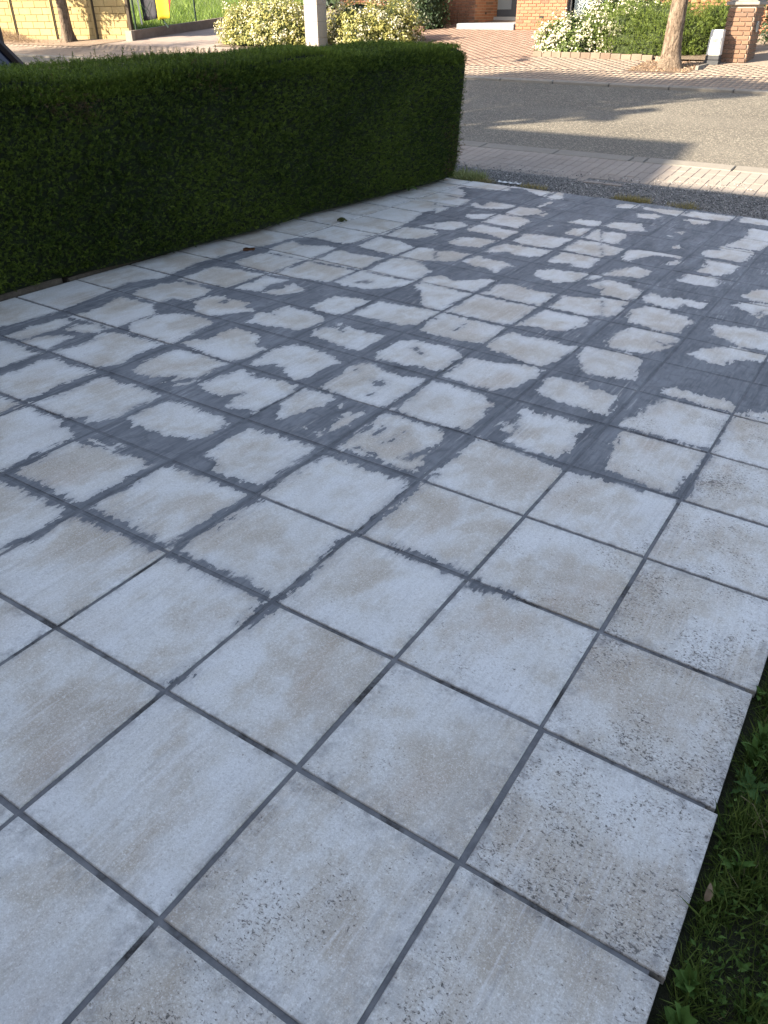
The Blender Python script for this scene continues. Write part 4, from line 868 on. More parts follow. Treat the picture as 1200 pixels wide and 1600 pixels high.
# a fallen leaf, a twig
m_dead = mottled('dead_leaf', (0.20, 0.14, 0.09), (0.30, 0.22, 0.15), 30, rough=.8, fine=80)
V, F = broad_leaf_mesh(.042, .017, .5, .25)
o = obj('dead_leaf', raw_mesh('dead_leaf', V, F, smooth=True), m_dead); tag(o, 'curled dry brown leaf lying in the grass by the tile edge', 'leaf')
o.location = (1.372, 0.215, zp(1.4, .175) - .010); o.rotation_euler = (.5, .3, 0.15)
mb = MB().tube([(0, 0, 0), (.03, .02, .012), (.07, .03, .008), (.11, .035, .0)], [.0015, .0015, .0012, .001], 5)
o = mb.build('twig', m_straw); tag(o, 'thin pale dry stalk lying across the grass near the right frame edge', 'stalk'); o.location = (1.38, .53, zp(1.42, .46) - .005); o.rotation_euler = (0, 0, -1.2)

# ================================================================ small things on the tiles
def at_p(px, py, dz=0.0): return Vector((px, py, zp(px, py) + dz))
o = empty('dead_leaf', at_p(-2.72, 3.47)); tag(o, 'rolled up dark brown dead leaf lying on a joint of the tiles near the hedge', 'leaf')
m_dk = mottled('brown_leaf', (0.075, 0.036, 0.018), (0.19, 0.09, 0.045), 60, rough=.7, fine=200)
V = []; F = []
for a in range(7):
    for b in range(6):
        t = b / 5; th = -1.9 + 3.9 * a / 6
        rr = .013 * (0.55 + .6 * math.sin(math.pi * (0.15 + .8 * t))) * (1 + .15 * math.sin(a * 3 + b * 2))
        V.append((-.045 + .09 * t, rr * math.cos(th) , .012 + rr * math.sin(th) * .9 + .004 * math.sin(7 * t)))
for a in range(6):
    for b in range(5): F.append((a * 6 + b, a * 6 + b + 1, (a + 1) * 6 + b + 1, (a + 1) * 6 + b))
bl = obj('blade', raw_mesh('blade', V, F, smooth=True), m_dk, o); bl.rotation_euler = (-.4, 0, .9)
st = MB().tube([(-.045, 0, .010), (-.06, .003, .008), (-.07, .001, .004)], [.0016, .0012, .001], 5).build('stalk', m_dk, o); st.rotation_euler = (0, 0, .9)
o = empty('moss_clump', at_p(-2.72, 4.66)); tag(o, 'small clump of green moss lying on the tiles by the hedge', 'moss')
mo = foliage_mat('moss_green', (0.06, 0.075, 0.02), (0.14, 0.15, 0.05), .8, .1)
core = MB(); 
for k in range(4): core.tube([(R.gauss(0, .014), R.gauss(0, .008), 0.004), (R.gauss(0, .014), R.gauss(0, .008), .014), (R.gauss(0, .012), R.gauss(0, .006), .022)], [.015, .013, .004], 6)
core.build('clump', m_moss, o)
n = 420; th = NP.uniform(0, 6.28, n); rr = NP.rand(n) ** .5
P = np.stack([.042 * rr * np.cos(th), .024 * rr * np.sin(th), .006 + .020 * (1 - rr ** 2)], -1)
q = scatter('frond', YEW, P, frames(P / .03 + [0, 0, .4], .4), NP.uniform(.008, .016, n), mo, o); q['kind'] = 'stuff'

# dry grass tufts along the street end of the tiles, a bit of torn plastic
m_tuft = foliage_mat('tuft', (0.14, 0.13, 0.04), (0.42, 0.34, 0.14), .7, .2)
m_tuftg = foliage_mat('green_tuft', (0.10, 0.13, 0.035), (0.34, 0.36, 0.15), .7, .2)
def tuft(x, y, z, rx, ry, h, n, mat, label, core=True):
    r = empty('grass_tuft', (x, y, z)); tag(r, label, 'grass tuft')
    th = NP.uniform(0, 6.28, n); rr = NP.rand(n) ** .5
    P = np.stack([rx * rr * np.cos(th), ry * rr * np.sin(th), np.zeros(n)], -1)
    P[:, 2] = np.array([0.0 for _ in P])
    q = scatter('blades', GRASS, P, frames(np.tile([0, 0, .8], (n, 1)), .55), h * NP.uniform(.5, 1.1, n), mat, r); q['kind'] = 'stuff'
    return r
def gp(j, d=.05):
    p = pw(j * T, edge_i(j) * T + d + .025, -.012); return p.x, p.y, p.z
x, y, z = gp(-6.35, .13); tuft(x, y, z - .01, .25, .15, .12, 1800, m_tuftg, 'pale green grass tuft at the hedge end beside the gravel')
x, y, z = gp(-5.85, .06); tuft(x, y, z - .01, .18, .08, .07, 600, m_tuft, 'dry low grass tuft on the gravel right of the hedge end')
x, y, z = gp(-4.55, .05); tuft(x, y, z - .01, .16, .06, .07, 800, m_tuft, 'straw-yellow grass tuft at the tile edge near the torn plastic')
x, y, z = gp(-2.25, .045); tuft(x, y, z - .01, .19, .06, .085, 1100, m_tuft, 'yellow-brown dry grass tuft growing along the tile edge, largest one at the gravel')
x, y, z = gp(-1.15, .045); tuft(x, y, z - .01, .15, .05, .07, 700, m_tuft, 'small dry grass tuft at the right end of the weedy tile edge')
x, y, z = gp(-1.05, .11); tuft(x, y, z, .03, .03, .085, 60, m_tuft, 'single upright reddish weed stalks standing in the gravel')
m_plast = mottled('torn_plastic', (0.55, 0.55, 0.55), (0.65, 0.65, 0.64), 40, rough=.5)
mb = MB()
V = []; F = []
for k in range(12):
    t = k / 11; a = .03 * (1 + .6 * math.sin(k * 2.1))
    V += [(-.13 + .26 * t, -a * .5 + .015 * math.sin(k * 1.7), .012 + .008 * math.sin(k * 3.1)), (-.13 + .26 * t, a * .5 + .015 * math.sin(k * 1.7 + .4), .02 + .010 * math.cos(k * 2.3)),
          (-.13 + .26 * t, .015 * math.sin(k * 1.7 + .2), .004)]
for k in range(11):
    b = k * 3; F += [(b, b + 3, b + 4, b + 1), (b + 1, b + 4, b + 5, b + 2), (b + 2, b + 5, b + 3, b)]
o = obj('plastic_scrap', raw_mesh('plastic_scrap', V, F), m_plast); tag(o, 'crumpled white scrap of plastic lying on the gravel near the hedge end', 'litter')
x, y, z = gp(-5.15, .08); o.location = (x, y, z + .01); o.rotation_euler = (0, 0, .05)

# ================================================================ brickwork
def brick_mat(name, stops, grime=(0.16, 0.10, 0.075)):
    m = Mat(name, 0.88, 0.2); rv = m.math('FRACT', m.math('ADD', m.objrand(), m.attr('rnd')))
    gp_ = m.n('ShaderNodeNewGeometry').outputs['Position']
    col = m.ramp(rv, stops)
    f = m.noise(gp_, 25, 4, 0.7); col = m.mix(m.rng(f, .45, .7, 0, .45), col, grime)
    m.color(col); m.bump(f, 0.4, 0.006); return m.m
m_brick = brick_mat('house_brick', [(0.0, (0.27, 0.118, 0.066)), (0.5, (0.32, 0.15, 0.088)), (0.88, (0.245, 0.11, 0.066)), (1.0, (0.15, 0.09, 0.062))])
m_mortar = mottled('mortar', (0.31, 0.255, 0.195), (0.37, 0.31, 0.245), 10, fine=150)
m_pbrick = brick_mat('pillar_brick', [(0.0, (0.15, 0.085, 0.055)), (0.6, (0.20, 0.12, 0.08)), (1.0, (0.13, 0.085, 0.065))], (0.12, 0.085, 0.07))
m_pmortar = mottled('pillar_mortar', (0.36, 0.30, 0.24), (0.46, 0.39, 0.31), 10, fine=150)
BM = {}
def bmesh_of(w, h, d, mat):
    k = (round(w, 3), round(h, 3), round(d, 3), mat.name)
    if k not in BM:
        BM[k] = MB().box(-w / 2, w / 2, -d / 2, d / 2, -h / 2, h / 2, .003).mesh('brick'); BM[k].materials.append(mat)
    return BM[k]
def brick_face(parent, p0, u, width, z0, z1, mat, L=0.208, Hh=0.058, jt=0.012, singles_to=9e9, vis=None, depth=.03, offset=0.0, stuff=None):
    """lays bricks on a vertical face; p0 = lower corner, u = unit direction along the face, outward normal is u turned by -90 degrees"""
    u = Vector((u[0], u[1], 0)); nrm = Vector((u.y, -u.x, 0)); ang = math.atan2(u.y, u.x)
    row = 0; z = z0
    while z + Hh * .5 < z1:
        h = min(Hh, z1 - z); s = -(L + jt) / 2 if row % 2 else 0.0
        s += offset
        while s < width - .01:
            a = max(0, s); b = min(width, s + L)
            if b - a > .03:
                w = b - a; c = Vector(p0) + u * ((a + b) / 2) + nrm * R.uniform(.004, .007)
                c.z = z + h / 2
                if z < singles_to and (vis is None or vis(c)):
                    o = bpy.data.objects.new('brick', bmesh_of(w, h, depth, mat)); o.location = c - parent_loc(parent); o.rotation_euler = (R.gauss(0, .004), 0, ang + R.gauss(0, .003))
                    link(o, parent)
                elif stuff is not None:
                    stuff.append((tuple(c - parent_loc(parent)), w, h, ang))
            s += L + jt
        z += Hh + jt; row += 1
def parent_loc(p):
    v = Vector((0, 0, 0))
    while p is not None: v += p.location; p = p.parent
    return v
def stuff_bricks(lst, mat, parent, depth=.03):
    if not lst: return
    tv = np.array(MB().box(-.5, .5, -.5, .5, -.5, .5, 0).v); tf = np.array(MB().box(-.5, .5, -.5, .5, -.5, .5, 0).f)
    P = np.array([l[0] for l in lst]); n = len(lst)
    B = np.zeros((n, 3, 3))
    for k, (c, w, h, a) in enumerate(lst):
        B[k] = np.array([[math.cos(a) * w, -math.sin(a) * depth, 0], [math.sin(a) * w, math.cos(a) * depth, 0], [0, 0, h]])
    o = scatter('brickwork', [(tv, tf)], P, B, np.ones(n), mat, parent); o['kind'] = 'stuff'

# ---- house opposite
house = empty('brick_house', (-8, 21, zg(-8, 21)))
tag(house, 'orange brick house across the street with a recessed grey front door', 'house')
H0 = house.location.copy()
m_inner = mottled('wall_block', (0.30, 0.24, 0.19), (0.36, 0.29, 0.23), 4)
def wpart(name, mb, mat, parent=house):
    for k in range(len(mb.v)): mb.v[k] = tuple(np.array(mb.v[k]) - np.array(parent_loc(parent)))
    return mb.build(name, mat, parent)
YR, YL, YD = 20.9, 22.0, 23.4
XR0 = -8.655; XL1 = -10.43
ZT = 4.6
def g0(x, y): return zg(x, y) - .25
# right wing, left wing, porch walls: mortar-coloured shells the bricks sit on
wr = wpart('wall', MB().box(XR0, -7.30, YR, YR + .3, g0(-8, YR), ZT).box(-7.30, -5.6, YR, YR + .3, 3.4, ZT).box(-5.6, 1.5, YR, YR + .3, g0(-5, YR), ZT).box(XR0, XR0 + .3, YR + .302, YD, g0(-9, YR), ZT).box(1.2, 1.5, YR + .302, 30, 0.5, ZT), m_mortar)
wl = wpart('wall', MB().box(-15.0, XL1, YL, YL + .3, g0(-15, YL), ZT).box(XL1 - .3, XL1, YL + .302, YD, g0(-10, YL), ZT).box(-15.0, -14.7, YL + .302, 30, 0.5, ZT), m_mortar)
wd = wpart('wall', MB().box(XL1, -10.585, YD, YD + .2, g0(-10, YD), ZT).box(-9.42, XR0 + .3, YD, YD + .2, g0(-9, YD), ZT).box(-10.585, -9.42, YD, YD + .2, 3.35, ZT), m_mortar)
lst = []
vis = lambda c: c.z < 1.83 and -11.75 < c.x
brick_face(wr, (XR0, YR, zg(-8, YR) - .12), (1, 0), -7.30 - XR0, zg(-8, YR) - .12, ZT - .05, m_brick, vis=vis, stuff=lst)
brick_face(wr, (-5.6, YR, zg(-5, YR) - .12), (1, 0), 7.0, zg(-5, YR) - .12, ZT - .05, m_brick, vis=lambda c: False, stuff=lst)
stuff_bricks(lst, m_brick, wr)
lst = []
brick_face(wl, (-15.0, YL, zg(-11, YL) - .10), (1, 0), XL1 + 15.0 - .002, zg(-11, YL) - .10, ZT - .05, m_brick, vis=vis, stuff=lst)
brick_face(wl, (XL1, YL + .002, zg(-11, YL) - .10), (0, 1), YD - YL - .02, zg(-11, YL) - .10, ZT - .05, m_brick, vis=vis, stuff=lst)
stuff_bricks(lst, m_brick, wl)
# white glazed tiles on the right cheek of the porch
m_white = mottled('white_brick', (0.42, 0.42, 0.41), (0.50, 0.50, 0.49), 8, fine=60, per_obj=.4)
row = 0; z = zg(-9, 22) + .02
while z < 2.0:
    y = YR + .31 - (.11 if row % 2 else 0)
    while y < YD - .02:
        a = max(y, YR + .305); b = min(YD - .01, y + .21)
        if b - a > .04:
            o = MB().box(-.006, .006, -(b - a) / 2, (b - a) / 2, -.06, .06, .002).build('tile', m_white, wr)
            o.location = Vector((XR0 - .006, (a + b) / 2, z + .06)) - parent_loc(wr)
        y += .22
    z += .128; row += 1
m_grey = mottled('anthracite_paint', (0.085, 0.092, 0.105), (0.10, 0.108, 0.12), 3, rough=.5, bump=.05)
m_glass = Mat('frosted_glass', 0.25, 0.5); m_glass.color((0.30, 0.34, 0.36)); m_glass = m_glass.m
door = wpart('door', MB().box(-10.58, -10.46, YD + .02, YD + .10, 1.30, 3.35).box(-9.98, -9.86, YD + .02, YD + .10, 1.30, 3.35).box(-10.46, -9.98, YD + .02, YD + .10, 1.30, 1.47).box(-10.46, -9.98, YD + .02, YD + .10, 3.1, 3.35).box(-9.86, -9.43, YD + .03, YD + .09, 1.30, 3.35), m_grey)
wpart('pane', MB().box(-10.455, -9.985, YD + .05, YD + .07, 1.475, 3.09), m_glass, door)
wpart('handle', MB().box(-9.94, -9.91, YD - .03, YD + .018, 2.1, 2.35, .006), mottled('steel', (.45, .45, .45), (.5, .5, .5), rough=.3), door)
m_blue = mottled('bluestone', (0.22, 0.235, 0.26), (0.28, 0.295, 0.32), 5, fine=90)
wpart('door_sill', MB().box(-10.60, -9.0, YD - .22, YD + .018, 1.19, 1.298, .006), mottled('pale_sill', (.40, .40, .39), (.46, .46, .45), 4), house)
wpart('doorstep', MB().box(-10.36, XR0 - .02, YR - .02, YD - .23, .9, 1.175, .010), m_blue, house)
wpart('doorstep', MB().box(-10.36, XR0 - .02, YR - .07, YR - .022, .9, 1.168, .010), mottled('step_edge', (.17, .18, .195), (.22, .23, .245), 6), house)
# air vents in the brickwork
m_vent = mottled('vent_dark', (.02, .02, .02), (.03, .03, .03), 5)
for x, y, z in ((-7.95, YR, 1.31), (-11.35, YL, 1.36)):
    wpart('vent', MB().box(x - .055, x + .055, y - .026, y - .018, z - .028, z + .028), m_vent)
wpart('vent', MB().box(XL1 + .018, XL1 + .026, 22.62, 22.70, 1.36, 1.42), m_vent)
# ground-floor window with white vertical blinds
m_frame = mottled('window_frame', (.05, .05, .055), (.07, .07, .075), 3, rough=.5, bump=.05)
m_blind = mottled('white_blind', (.70, .69, .66), (.78, .77, .74), 3, bump=.05, per_obj=.5)
win = wpart('window', MB().box(-7.298, -7.22, YR + .08, YR + .16, 1.02, 3.4).box(-5.68, -5.602, YR + .08, YR + .16, 1.02, 3.4).box(-7.22, -5.68, YR + .08, YR + .16, 1.02, 1.12).box(-7.22, -5.68, YR + .08, YR + .16, 3.3, 3.4).box(-6.55, -6.48, YR + .075, YR + .155, 1.121, 3.299), m_frame)
gm = Mat('window_glass', 0.05, 0.5); gm.color((.9, .95, .95)); gm.b.inputs['Transmission Weight'].default_value = 1.0; gm.b.inputs['IOR'].default_value = 1.1
wpart('pane', MB().box(-7.218, -5.682, YR + .115, YR + .121, 1.122, 3.298), gm.m, win)
for k in range(17):
    x = -7.19 + k * .0905
    o = MB().box(-.043, .043, -.002, .002, 0, 2.3).build('blind', m_blind, win); o.location = Vector((x + .04, YR + .235 + .01 * (k % 2), 1.03)) - parent_loc(win); o.rotation_euler = (0, 0, .35 + R.gauss(0, .1))
wpart('back_panel', MB().box(-7.6, -5.3, YR + .5, YR + .52, .9, 3.5), m_frame, win)
# roof
m_roof = mottled('roof_tile', (.10, .06, .05), (.15, .09, .07), 6, fine=30)
rf = MB(); 
V = [(-15.4, 20.4, 4.5), (1.9, 20.4, 4.5), (1.9, 30.5, 4.5), (-15.4, 30.5, 4.5), (-15.4, 25.4, 8.2), (1.9, 25.4, 8.2)]
rf.add(V, [(3, 2, 1, 0), (0, 1, 5, 4), (2, 3, 4, 5), (0, 4, 3), (1, 2, 5)])
wpart('roof', rf, m_roof)

# ---- gate pillar with a brick face, a cap and a round number plate
pil = empty('gate_pillar', (-2.17, 16.65, zg(-2.17, 16.65))); tag(pil, 'brown brick gate pillar with stone cap at the right frame edge', 'pillar')
px0, px1, py0, py1 = -2.43, -1.99, 16.42, 17.12
zb = zg(-2.2, 16.4) - .06
shaft = wpart('shaft', MB().box(px0, px1, py0, py1, zb - .1, 1.53), m_pmortar, pil)
BMs = dict(L=0.205, Hh=0.060, jt=0.011)
brick_face(shaft, (px0, py0, zb), (1, 0), px1 - px0, zb, 1.525, m_pbrick, **BMs)
brick_face(shaft, (px1, py0 + .003, zb), (0, 1), py1 - py0, zb, 1.525, m_pbrick, **BMs)
lst = []
brick_face(shaft, (px0, py1, zb), (0, -1), py1 - py0, zb, 1.525, m_pbrick, vis=lambda c: False, stuff=lst, **BMs)
stuff_bricks(lst, m_pbrick, shaft)
wpart('cap', MB().box(px0 - .06, px1 + .06, py0 - .06, py1 + .06, 1.532, 1.585, .008).box(px0 - .02, px1 + .02, py0 - .02, py1 + .02, 1.586, 1.61, .008), mottled('cap_stone', (.20, .19, .175), (.27, .26, .235), 8), pil)
mb = MB(); n = 16
V = []; 
for s in (0, .02):
    for j in range(n): V.append((px1 + .022 + s, py0 + .26 + .085 * math.cos(2 * math.pi * j / n), 1.20 + .085 * math.sin(2 * math.pi * j / n)))
mb.add(V, [tuple(range(n - 1, -1, -1)), tuple(range(n, 2 * n))] + [(j, (j + 1) % n, n + (j + 1) % n, n + j) for j in range(n)])
plate = wpart('number_plate', mb, mottled('enamel', (.20, .19, .17), (.26, .25, .22), 6, rough=.4), pil)
mb = MB(); V = []
for s in (0, .006):
    for rr in (.085, .07):
        for j in range(n): V.append((px1 + .043 + s, py0 + .26 + rr * math.cos(2 * math.pi * j / n), 1.20 + rr * math.sin(2 * math.pi * j / n)))
F = []
for j in range(n):
    j2 = (j + 1) % n
    F += [(2 * n + j, 2 * n + j2, 3 * n + j2, 3 * n + j), (j, j2, 2 * n + j2, 2 * n + j), (n + j2, n + j, 3 * n + j, 3 * n + j2)]
mb.add(V, F); wpart('rim', mb, mottled('rim_white', (.55, .54, .5), (.6, .6, .56), 6), plate)

# ---- white service box
bx = empty('service_box', (-2.50, 16.19, zg(-2.5, 16.19))); tag(bx, 'white utility box with dark base standing in front of the brick pillar', 'utility box')
bz = zg(-2.5, 16.2)
def tapered(x0, x1, y0, y1, z0, z1, tp):
    m = MB().box(x0, x1, y0, y1, z0, z1, .012)
    cx, cy = (x0 + x1) / 2, (y0 + y1) / 2
    m.v = [(cx + (v[0] - cx) * (1 - tp * (v[2] - z0) / (z1 - z0)), cy + (v[1] - cy) * (1 - tp * (v[2] - z0) / (z1 - z0)), v[2]) for v in m.v]
    return m
m_box = mottled('white_plastic', (.52, .52, .51), (.57, .57, .56), 2, rough=.4, bump=.03)
m_base = mottled('black_plastic', (.045, .047, .052), (.06, .062, .068), 4, rough=.6)
wpart('cover', tapered(-2.625, -2.385, 16.10, 16.30, bz + .135, bz + .54, .10), m_box, bx)
wpart('base', MB().box(-2.63, -2.38, 16.095, 16.305, bz - .05, bz + .062, .006), m_base, bx)
wpart('base', MB().box(-2.625, -2.385, 16.10, 16.30, bz + .068, bz + .132, .006), m_base, bx)
wpart('door_panel', MB().box(-2.598, -2.412, 16.088, 16.108, bz + .16, bz + .42, .004), m_box, bx)
for q_ in range(4): wpart('vent_slat', MB().box(-2.56, -2.45, 16.082, 16.087, bz + .35 + q_ * .014, bz + .356 + q_ * .014), m_base, bx)
wpart('lock', MB().tube([(-2.50, 16.155, bz + .535), (-2.50, 16.155, bz + .548)], [.014, .012], 8), m_base, bx)

# ---- grey stone post between the left shrubs
po = empty('stone_post', (-11.9, 16.55, zg(-11.9, 16.5))); tag(po, 'pale grey block-built stone gate post between two flowering shrubs', 'post')
m_post = mottled('post_stone', (.27, .25, .225), (.33, .31, .28), 5, fine=60, per_obj=.3)
z = zg(-11.9, 16.4) - .12; k = 0
while z < 2.3:
    h = .335
    wpart('block', MB().box(-12.11, -11.72, 16.42, 16.80, z, z + h - .008, .006), m_post, po); z += h
wpart('mortar', MB().box(-12.10, -11.73, 16.43, 16.79, zg(-12, 16.4) - .2, 2.3), mottled('post_mortar', (.38, .36, .33), (.42, .40, .37), 5), po)
wpart('cap', MB().box(-12.17, -11.66, 16.36, 16.86, 2.32, 2.40, .01), m_post, po)

# ================================================================ trees
def bark_mat(name, c1, c2):
    m = Mat(name, 0.95, 0.15); v = m.coord()
    f = m.noise(m.mapping(v, (9, 9, 2.2)), 2.0, 6, 0.68, .6)
    col = m.mix(m.rng(f, .35, .65), c1, c2)
    g = m.noise(m.mapping(v, (30, 30, 55)), 1.0, 3, .6); col = m.mix(m.rng(g, .52, .7, 0, .5), col, c1)
    k = m.noise(m.mapping(v, (14, 14, 3.5)), 2.0, 5, .7, 1.2); col = m.mix(m.rng(k, .52, .40, 0, .75), col, tuple(x * .38 for x in c1))
    m.color(col); m.bump(m.math('ADD', f, k), 1.0, .035); return m.m
m_bark = bark_mat('bark', (.13, .095, .07), (.27, .21, .16))
m_leafA = foliage_mat('tree_leaf', (.035, .065, .018), (.085, .13, .035), .5, .3)
def tree(name, base, r, h, lean, crowns, label, group=None, roots=True, seed=1):
    rr = random.Random(seed)
    t = empty(name, base); tag(t, label, 'tree', group)
    n = 14; k = 16; V = []; F = []
    for i in range(k):
        z = -.25 + (h + .25) * (i / (k - 1)) ** 1.35
        fl = 1 + (.62 * math.exp(-max(0, z) / .16) if roots else 0) - .30 * max(0, z) / h
        cx = lean[0] * z + .02 * math.sin(z * 2.3 + seed); cy = lean[1] * z + .02 * math.cos(z * 1.9)
        for j in range(n):
            a = 2 * math.pi * j / n
            w = r * fl * (1 + .07 * math.sin(3 * a + seed + z * .8) + .05 * math.sin(5 * a + z * 3) + (.22 * math.exp(-max(0, z) / .12) * math.sin(4 * a + seed)))
            V.append((cx + w * math.cos(a), cy + w * math.sin(a), z))
    for i in range(k - 1):
        for j in range(n): F.append((i * n + j, i * n + (j + 1) % n, (i + 1) * n + (j + 1) % n, (i + 1) * n + j))
    F.append(tuple((k - 1) * n + j for j in range(n)))
    obj('trunk', raw_mesh('trunk', V, F, smooth=True), m_bark, t)
    lm = MB(); top = Vector((lean[0] * h, lean[1] * h, h - .15))
    P = []; Nn = []
    for (cx, cy, cz, cr, num) in crowns:
        c = Vector((cx, cy, cz)); mid = (top + c) / 2 + Vector((rr.gauss(0, .2), rr.gauss(0, .2), .2))
        lm.tube([top, mid, c], [r * .45, r * .28, r * .1], 7)
        for _ in range(max(1, num // 260)):
            d = Vector((rr.gauss(0, 1), rr.gauss(0, 1), rr.gauss(0, .7))).normalized(); e = c + d * cr * rr.uniform(.5, 1.0)
            lm.tube([c.lerp(mid, rr.uniform(0, .4)), c.lerp(e, .5) + Vector((0, 0, .1)), e], [r * .12, r * .07, r * .03], 5)
            m_ = min(260, num)
            cc = np.array(e); q = cc + NP.normal(0, cr * .30, (m_, 3)) * [1, 1, .7]
            P.append(q); Nn.append((q - cc) + [0, 0, .2])
    lm.build('limbs', m_bark, t, True)
    P = np.concatenate(P); Nn = np.concatenate(Nn)
    Nn = Nn / (np.linalg.norm(Nn, axis=1)[:, None] + 1e-6)
    o = scatter('crown', LEAF, P, frames(Nn, .7), NP.uniform(.07, .15, len(P)), m_leafA, t); o['kind'] = 'stuff'
    return t
tree('street_tree', (-3.12, 15.58, zg(-3.12, 15.58)), .150, 3.3, (.035, .0), [(.6, .3, 5.0, 1.5, 2600), (-.9, -.3, 5.6, 1.4, 2600), (.2, 1.0, 6.2, 1.3, 2600)],
     'street tree with pale bark standing by the right-hand shrub bed', seed=3)
tree('street_tree', (-20.35, 16.0, zg(-20.35, 16.0)), .155, 2.9, (-.02, 0), [(.9, .1, 3.9, 1.1, 2600), (-.8, .2, 4.6, 1.3, 2600), (.3, -.5, 5.4, 1.2, 1800), (-.75, -1.05, 1.9, .5, 780), (-.2, -.95, 1.95, .4, 520), (-.5, -1.3, 2.3, .5, 780)],
     'rough-barked tree growing against the yellow block fence', seed=5)
# trees on the near side, beyond the left frame edge, whose crowns shade the road
def shade_crowns(base, targets):
    out = []
    for (tx, ty, z, r, num) in targets:
        d = (z - zg(tx, ty)) / math.tan(SUN_EL)
        if ty < 12.55 and num > 300: num = int(num * .38); r *= 1.2
        out.append((tx - d * math.sin(SUN_AZ) - base[0], ty - d * math.cos(SUN_AZ) - base[1], z - base[2], r, num))
    return out
GB = (-11.4, .4, .15)
tree('garden_tree', GB, .17, 4.6, (0, 0), shade_crowns(GB, [(-4.6, 12.3, 7.0, .75, 2340), (-3.6, 12.7, 7.4, .7, 2340), (-5.6, 12.9, 7.2, .9, 2600), (-2.7, 13.3, 7.8, .55, 1560), (-5.0, 11.6, 6.7, .5, 1040), (-4.2, 11.8, 7.1, .4, 780),
     (-6.2, 11.6, 7.6, .8, 2080), (-1.9, 13.9, 8.1, .45, 1040), (-1.3, 14.1, 8.3, .35, 780), (-3.4, 13.6, 8.6, .6, 1560), (-4.6, 13.4, 8.6, .7, 1820), (-3.1, 12.0, 6.9, .3, 520), (-3.9, 12.0, 6.6, .55, 1560), (-4.6, 11.8, 7.4, .5, 1300), (-5.4, 12.1, 7.8, .6, 1560), (-2.9, 12.8, 7.0, .4, 1040), (-3.9, 13.2, 8.0, .55, 1560), (-5.2, 13.5, 8.2, .6, 1560), (-2.3, 13.5, 7.4, .4, 780), (-4.9, 11.0, 6.5, .18, 260), (-2.8, 13.95, 8.2, .4, 780), (-3.8, 14.0, 8.4, .4, 780), (-7.4, 12.6, 7.4, 1.0, 2080), (-1.6, 13.6, 7.9, .35, 780), (-.9, 14.15, 8.3, .35, 780), (-.3, 14.2, 8.5, .3, 520), (-2.2, 14.1, 8.0, .35, 780), (-4.0, 12.6, 7.0, .6, 1560), (-5.0, 12.3, 7.5, .6, 1560)] + [(R.uniform(-5.0, -2.2), 10.75 + 1.25 * R.random(), R.uniform(6.4, 7.4), .14, 130) for _ in range(24)] + [(R.uniform(-2.6, -.9), R.uniform(13.3, 14.4), R.uniform(7.8, 8.4), .16, 130) for _ in range(12)]),
     'broadleaf garden tree in the front garden beyond the hedge', 'garden trees beside the house', seed=8)
tree('garden_tree', (-25.5, 3.5, .6), .17, 4.0, (0, 0), [(.2, 0, 6.0, 1.3, 2600), (1.2, .5, 6.6, 1.2, 2600), (-1.0, .3, 6.6, 1.2, 2600)],
     'broadleaf garden tree far to the left of the hedge', 'garden trees beside the house', seed=9)

# ================================================================ shrubs
m_shleaf = foliage_mat('shrub_leaf', (.045, .075, .018), (.15, .20, .045), .5, .3)
m_yleaf = foliage_mat('variegated_leaf', (.11, .13, .03), (.44, .40, .13), .5, .3)
m_petal = foliage_mat('petal', (.42, .40, .27), (.60, .57, .44), .7, .2, .2)
m_conif = foliage_mat('juniper', (.045, .080, .015), (.16, .21, .035), .55, .2)
m_dkleaf = foliage_mat('dark_leaf', (.010, .022, .010), (.035, .060, .022), .5, .1)
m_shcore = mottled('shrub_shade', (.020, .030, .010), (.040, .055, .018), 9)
def blob(rx, ry, rz, seed, zlo=-.3, n=18, k=10):
    V = []; F = []
    rr = np.random.RandomState(seed); ph = rr.uniform(0, 6, 6)
    def rad_(a, b):
        return 1 + .10 * math.sin(3 * a + ph[0] + 2 * b) + .07 * math.sin(5 * a + ph[1]) * math.cos(3 * b + ph[2]) + .06 * math.sin(7 * a + 4 * b + ph[3])
    for i in range(k + 1):
        b = zlo + (math.pi / 2 - zlo) * i / k
        for j in range(n):
            a = 2 * math.pi * j / n; q = rad_(a, b)
            V.append((rx * q * math.cos(b) ** .75 * math.cos(a) if math.cos(b) > 0 else 0, ry * q * max(0, math.cos(b)) ** .75 * math.sin(a), rz * q * max(-.0, math.sin(b)) ** .9 if b > 0 else rz * .02))
    for i in range(k):
        for j in range(n): F.append((i * n + j, i * n + (j + 1) % n, (i + 1) * n + (j + 1) % n, (i + 1) * n + j))
    return np.array(V), F, rad_
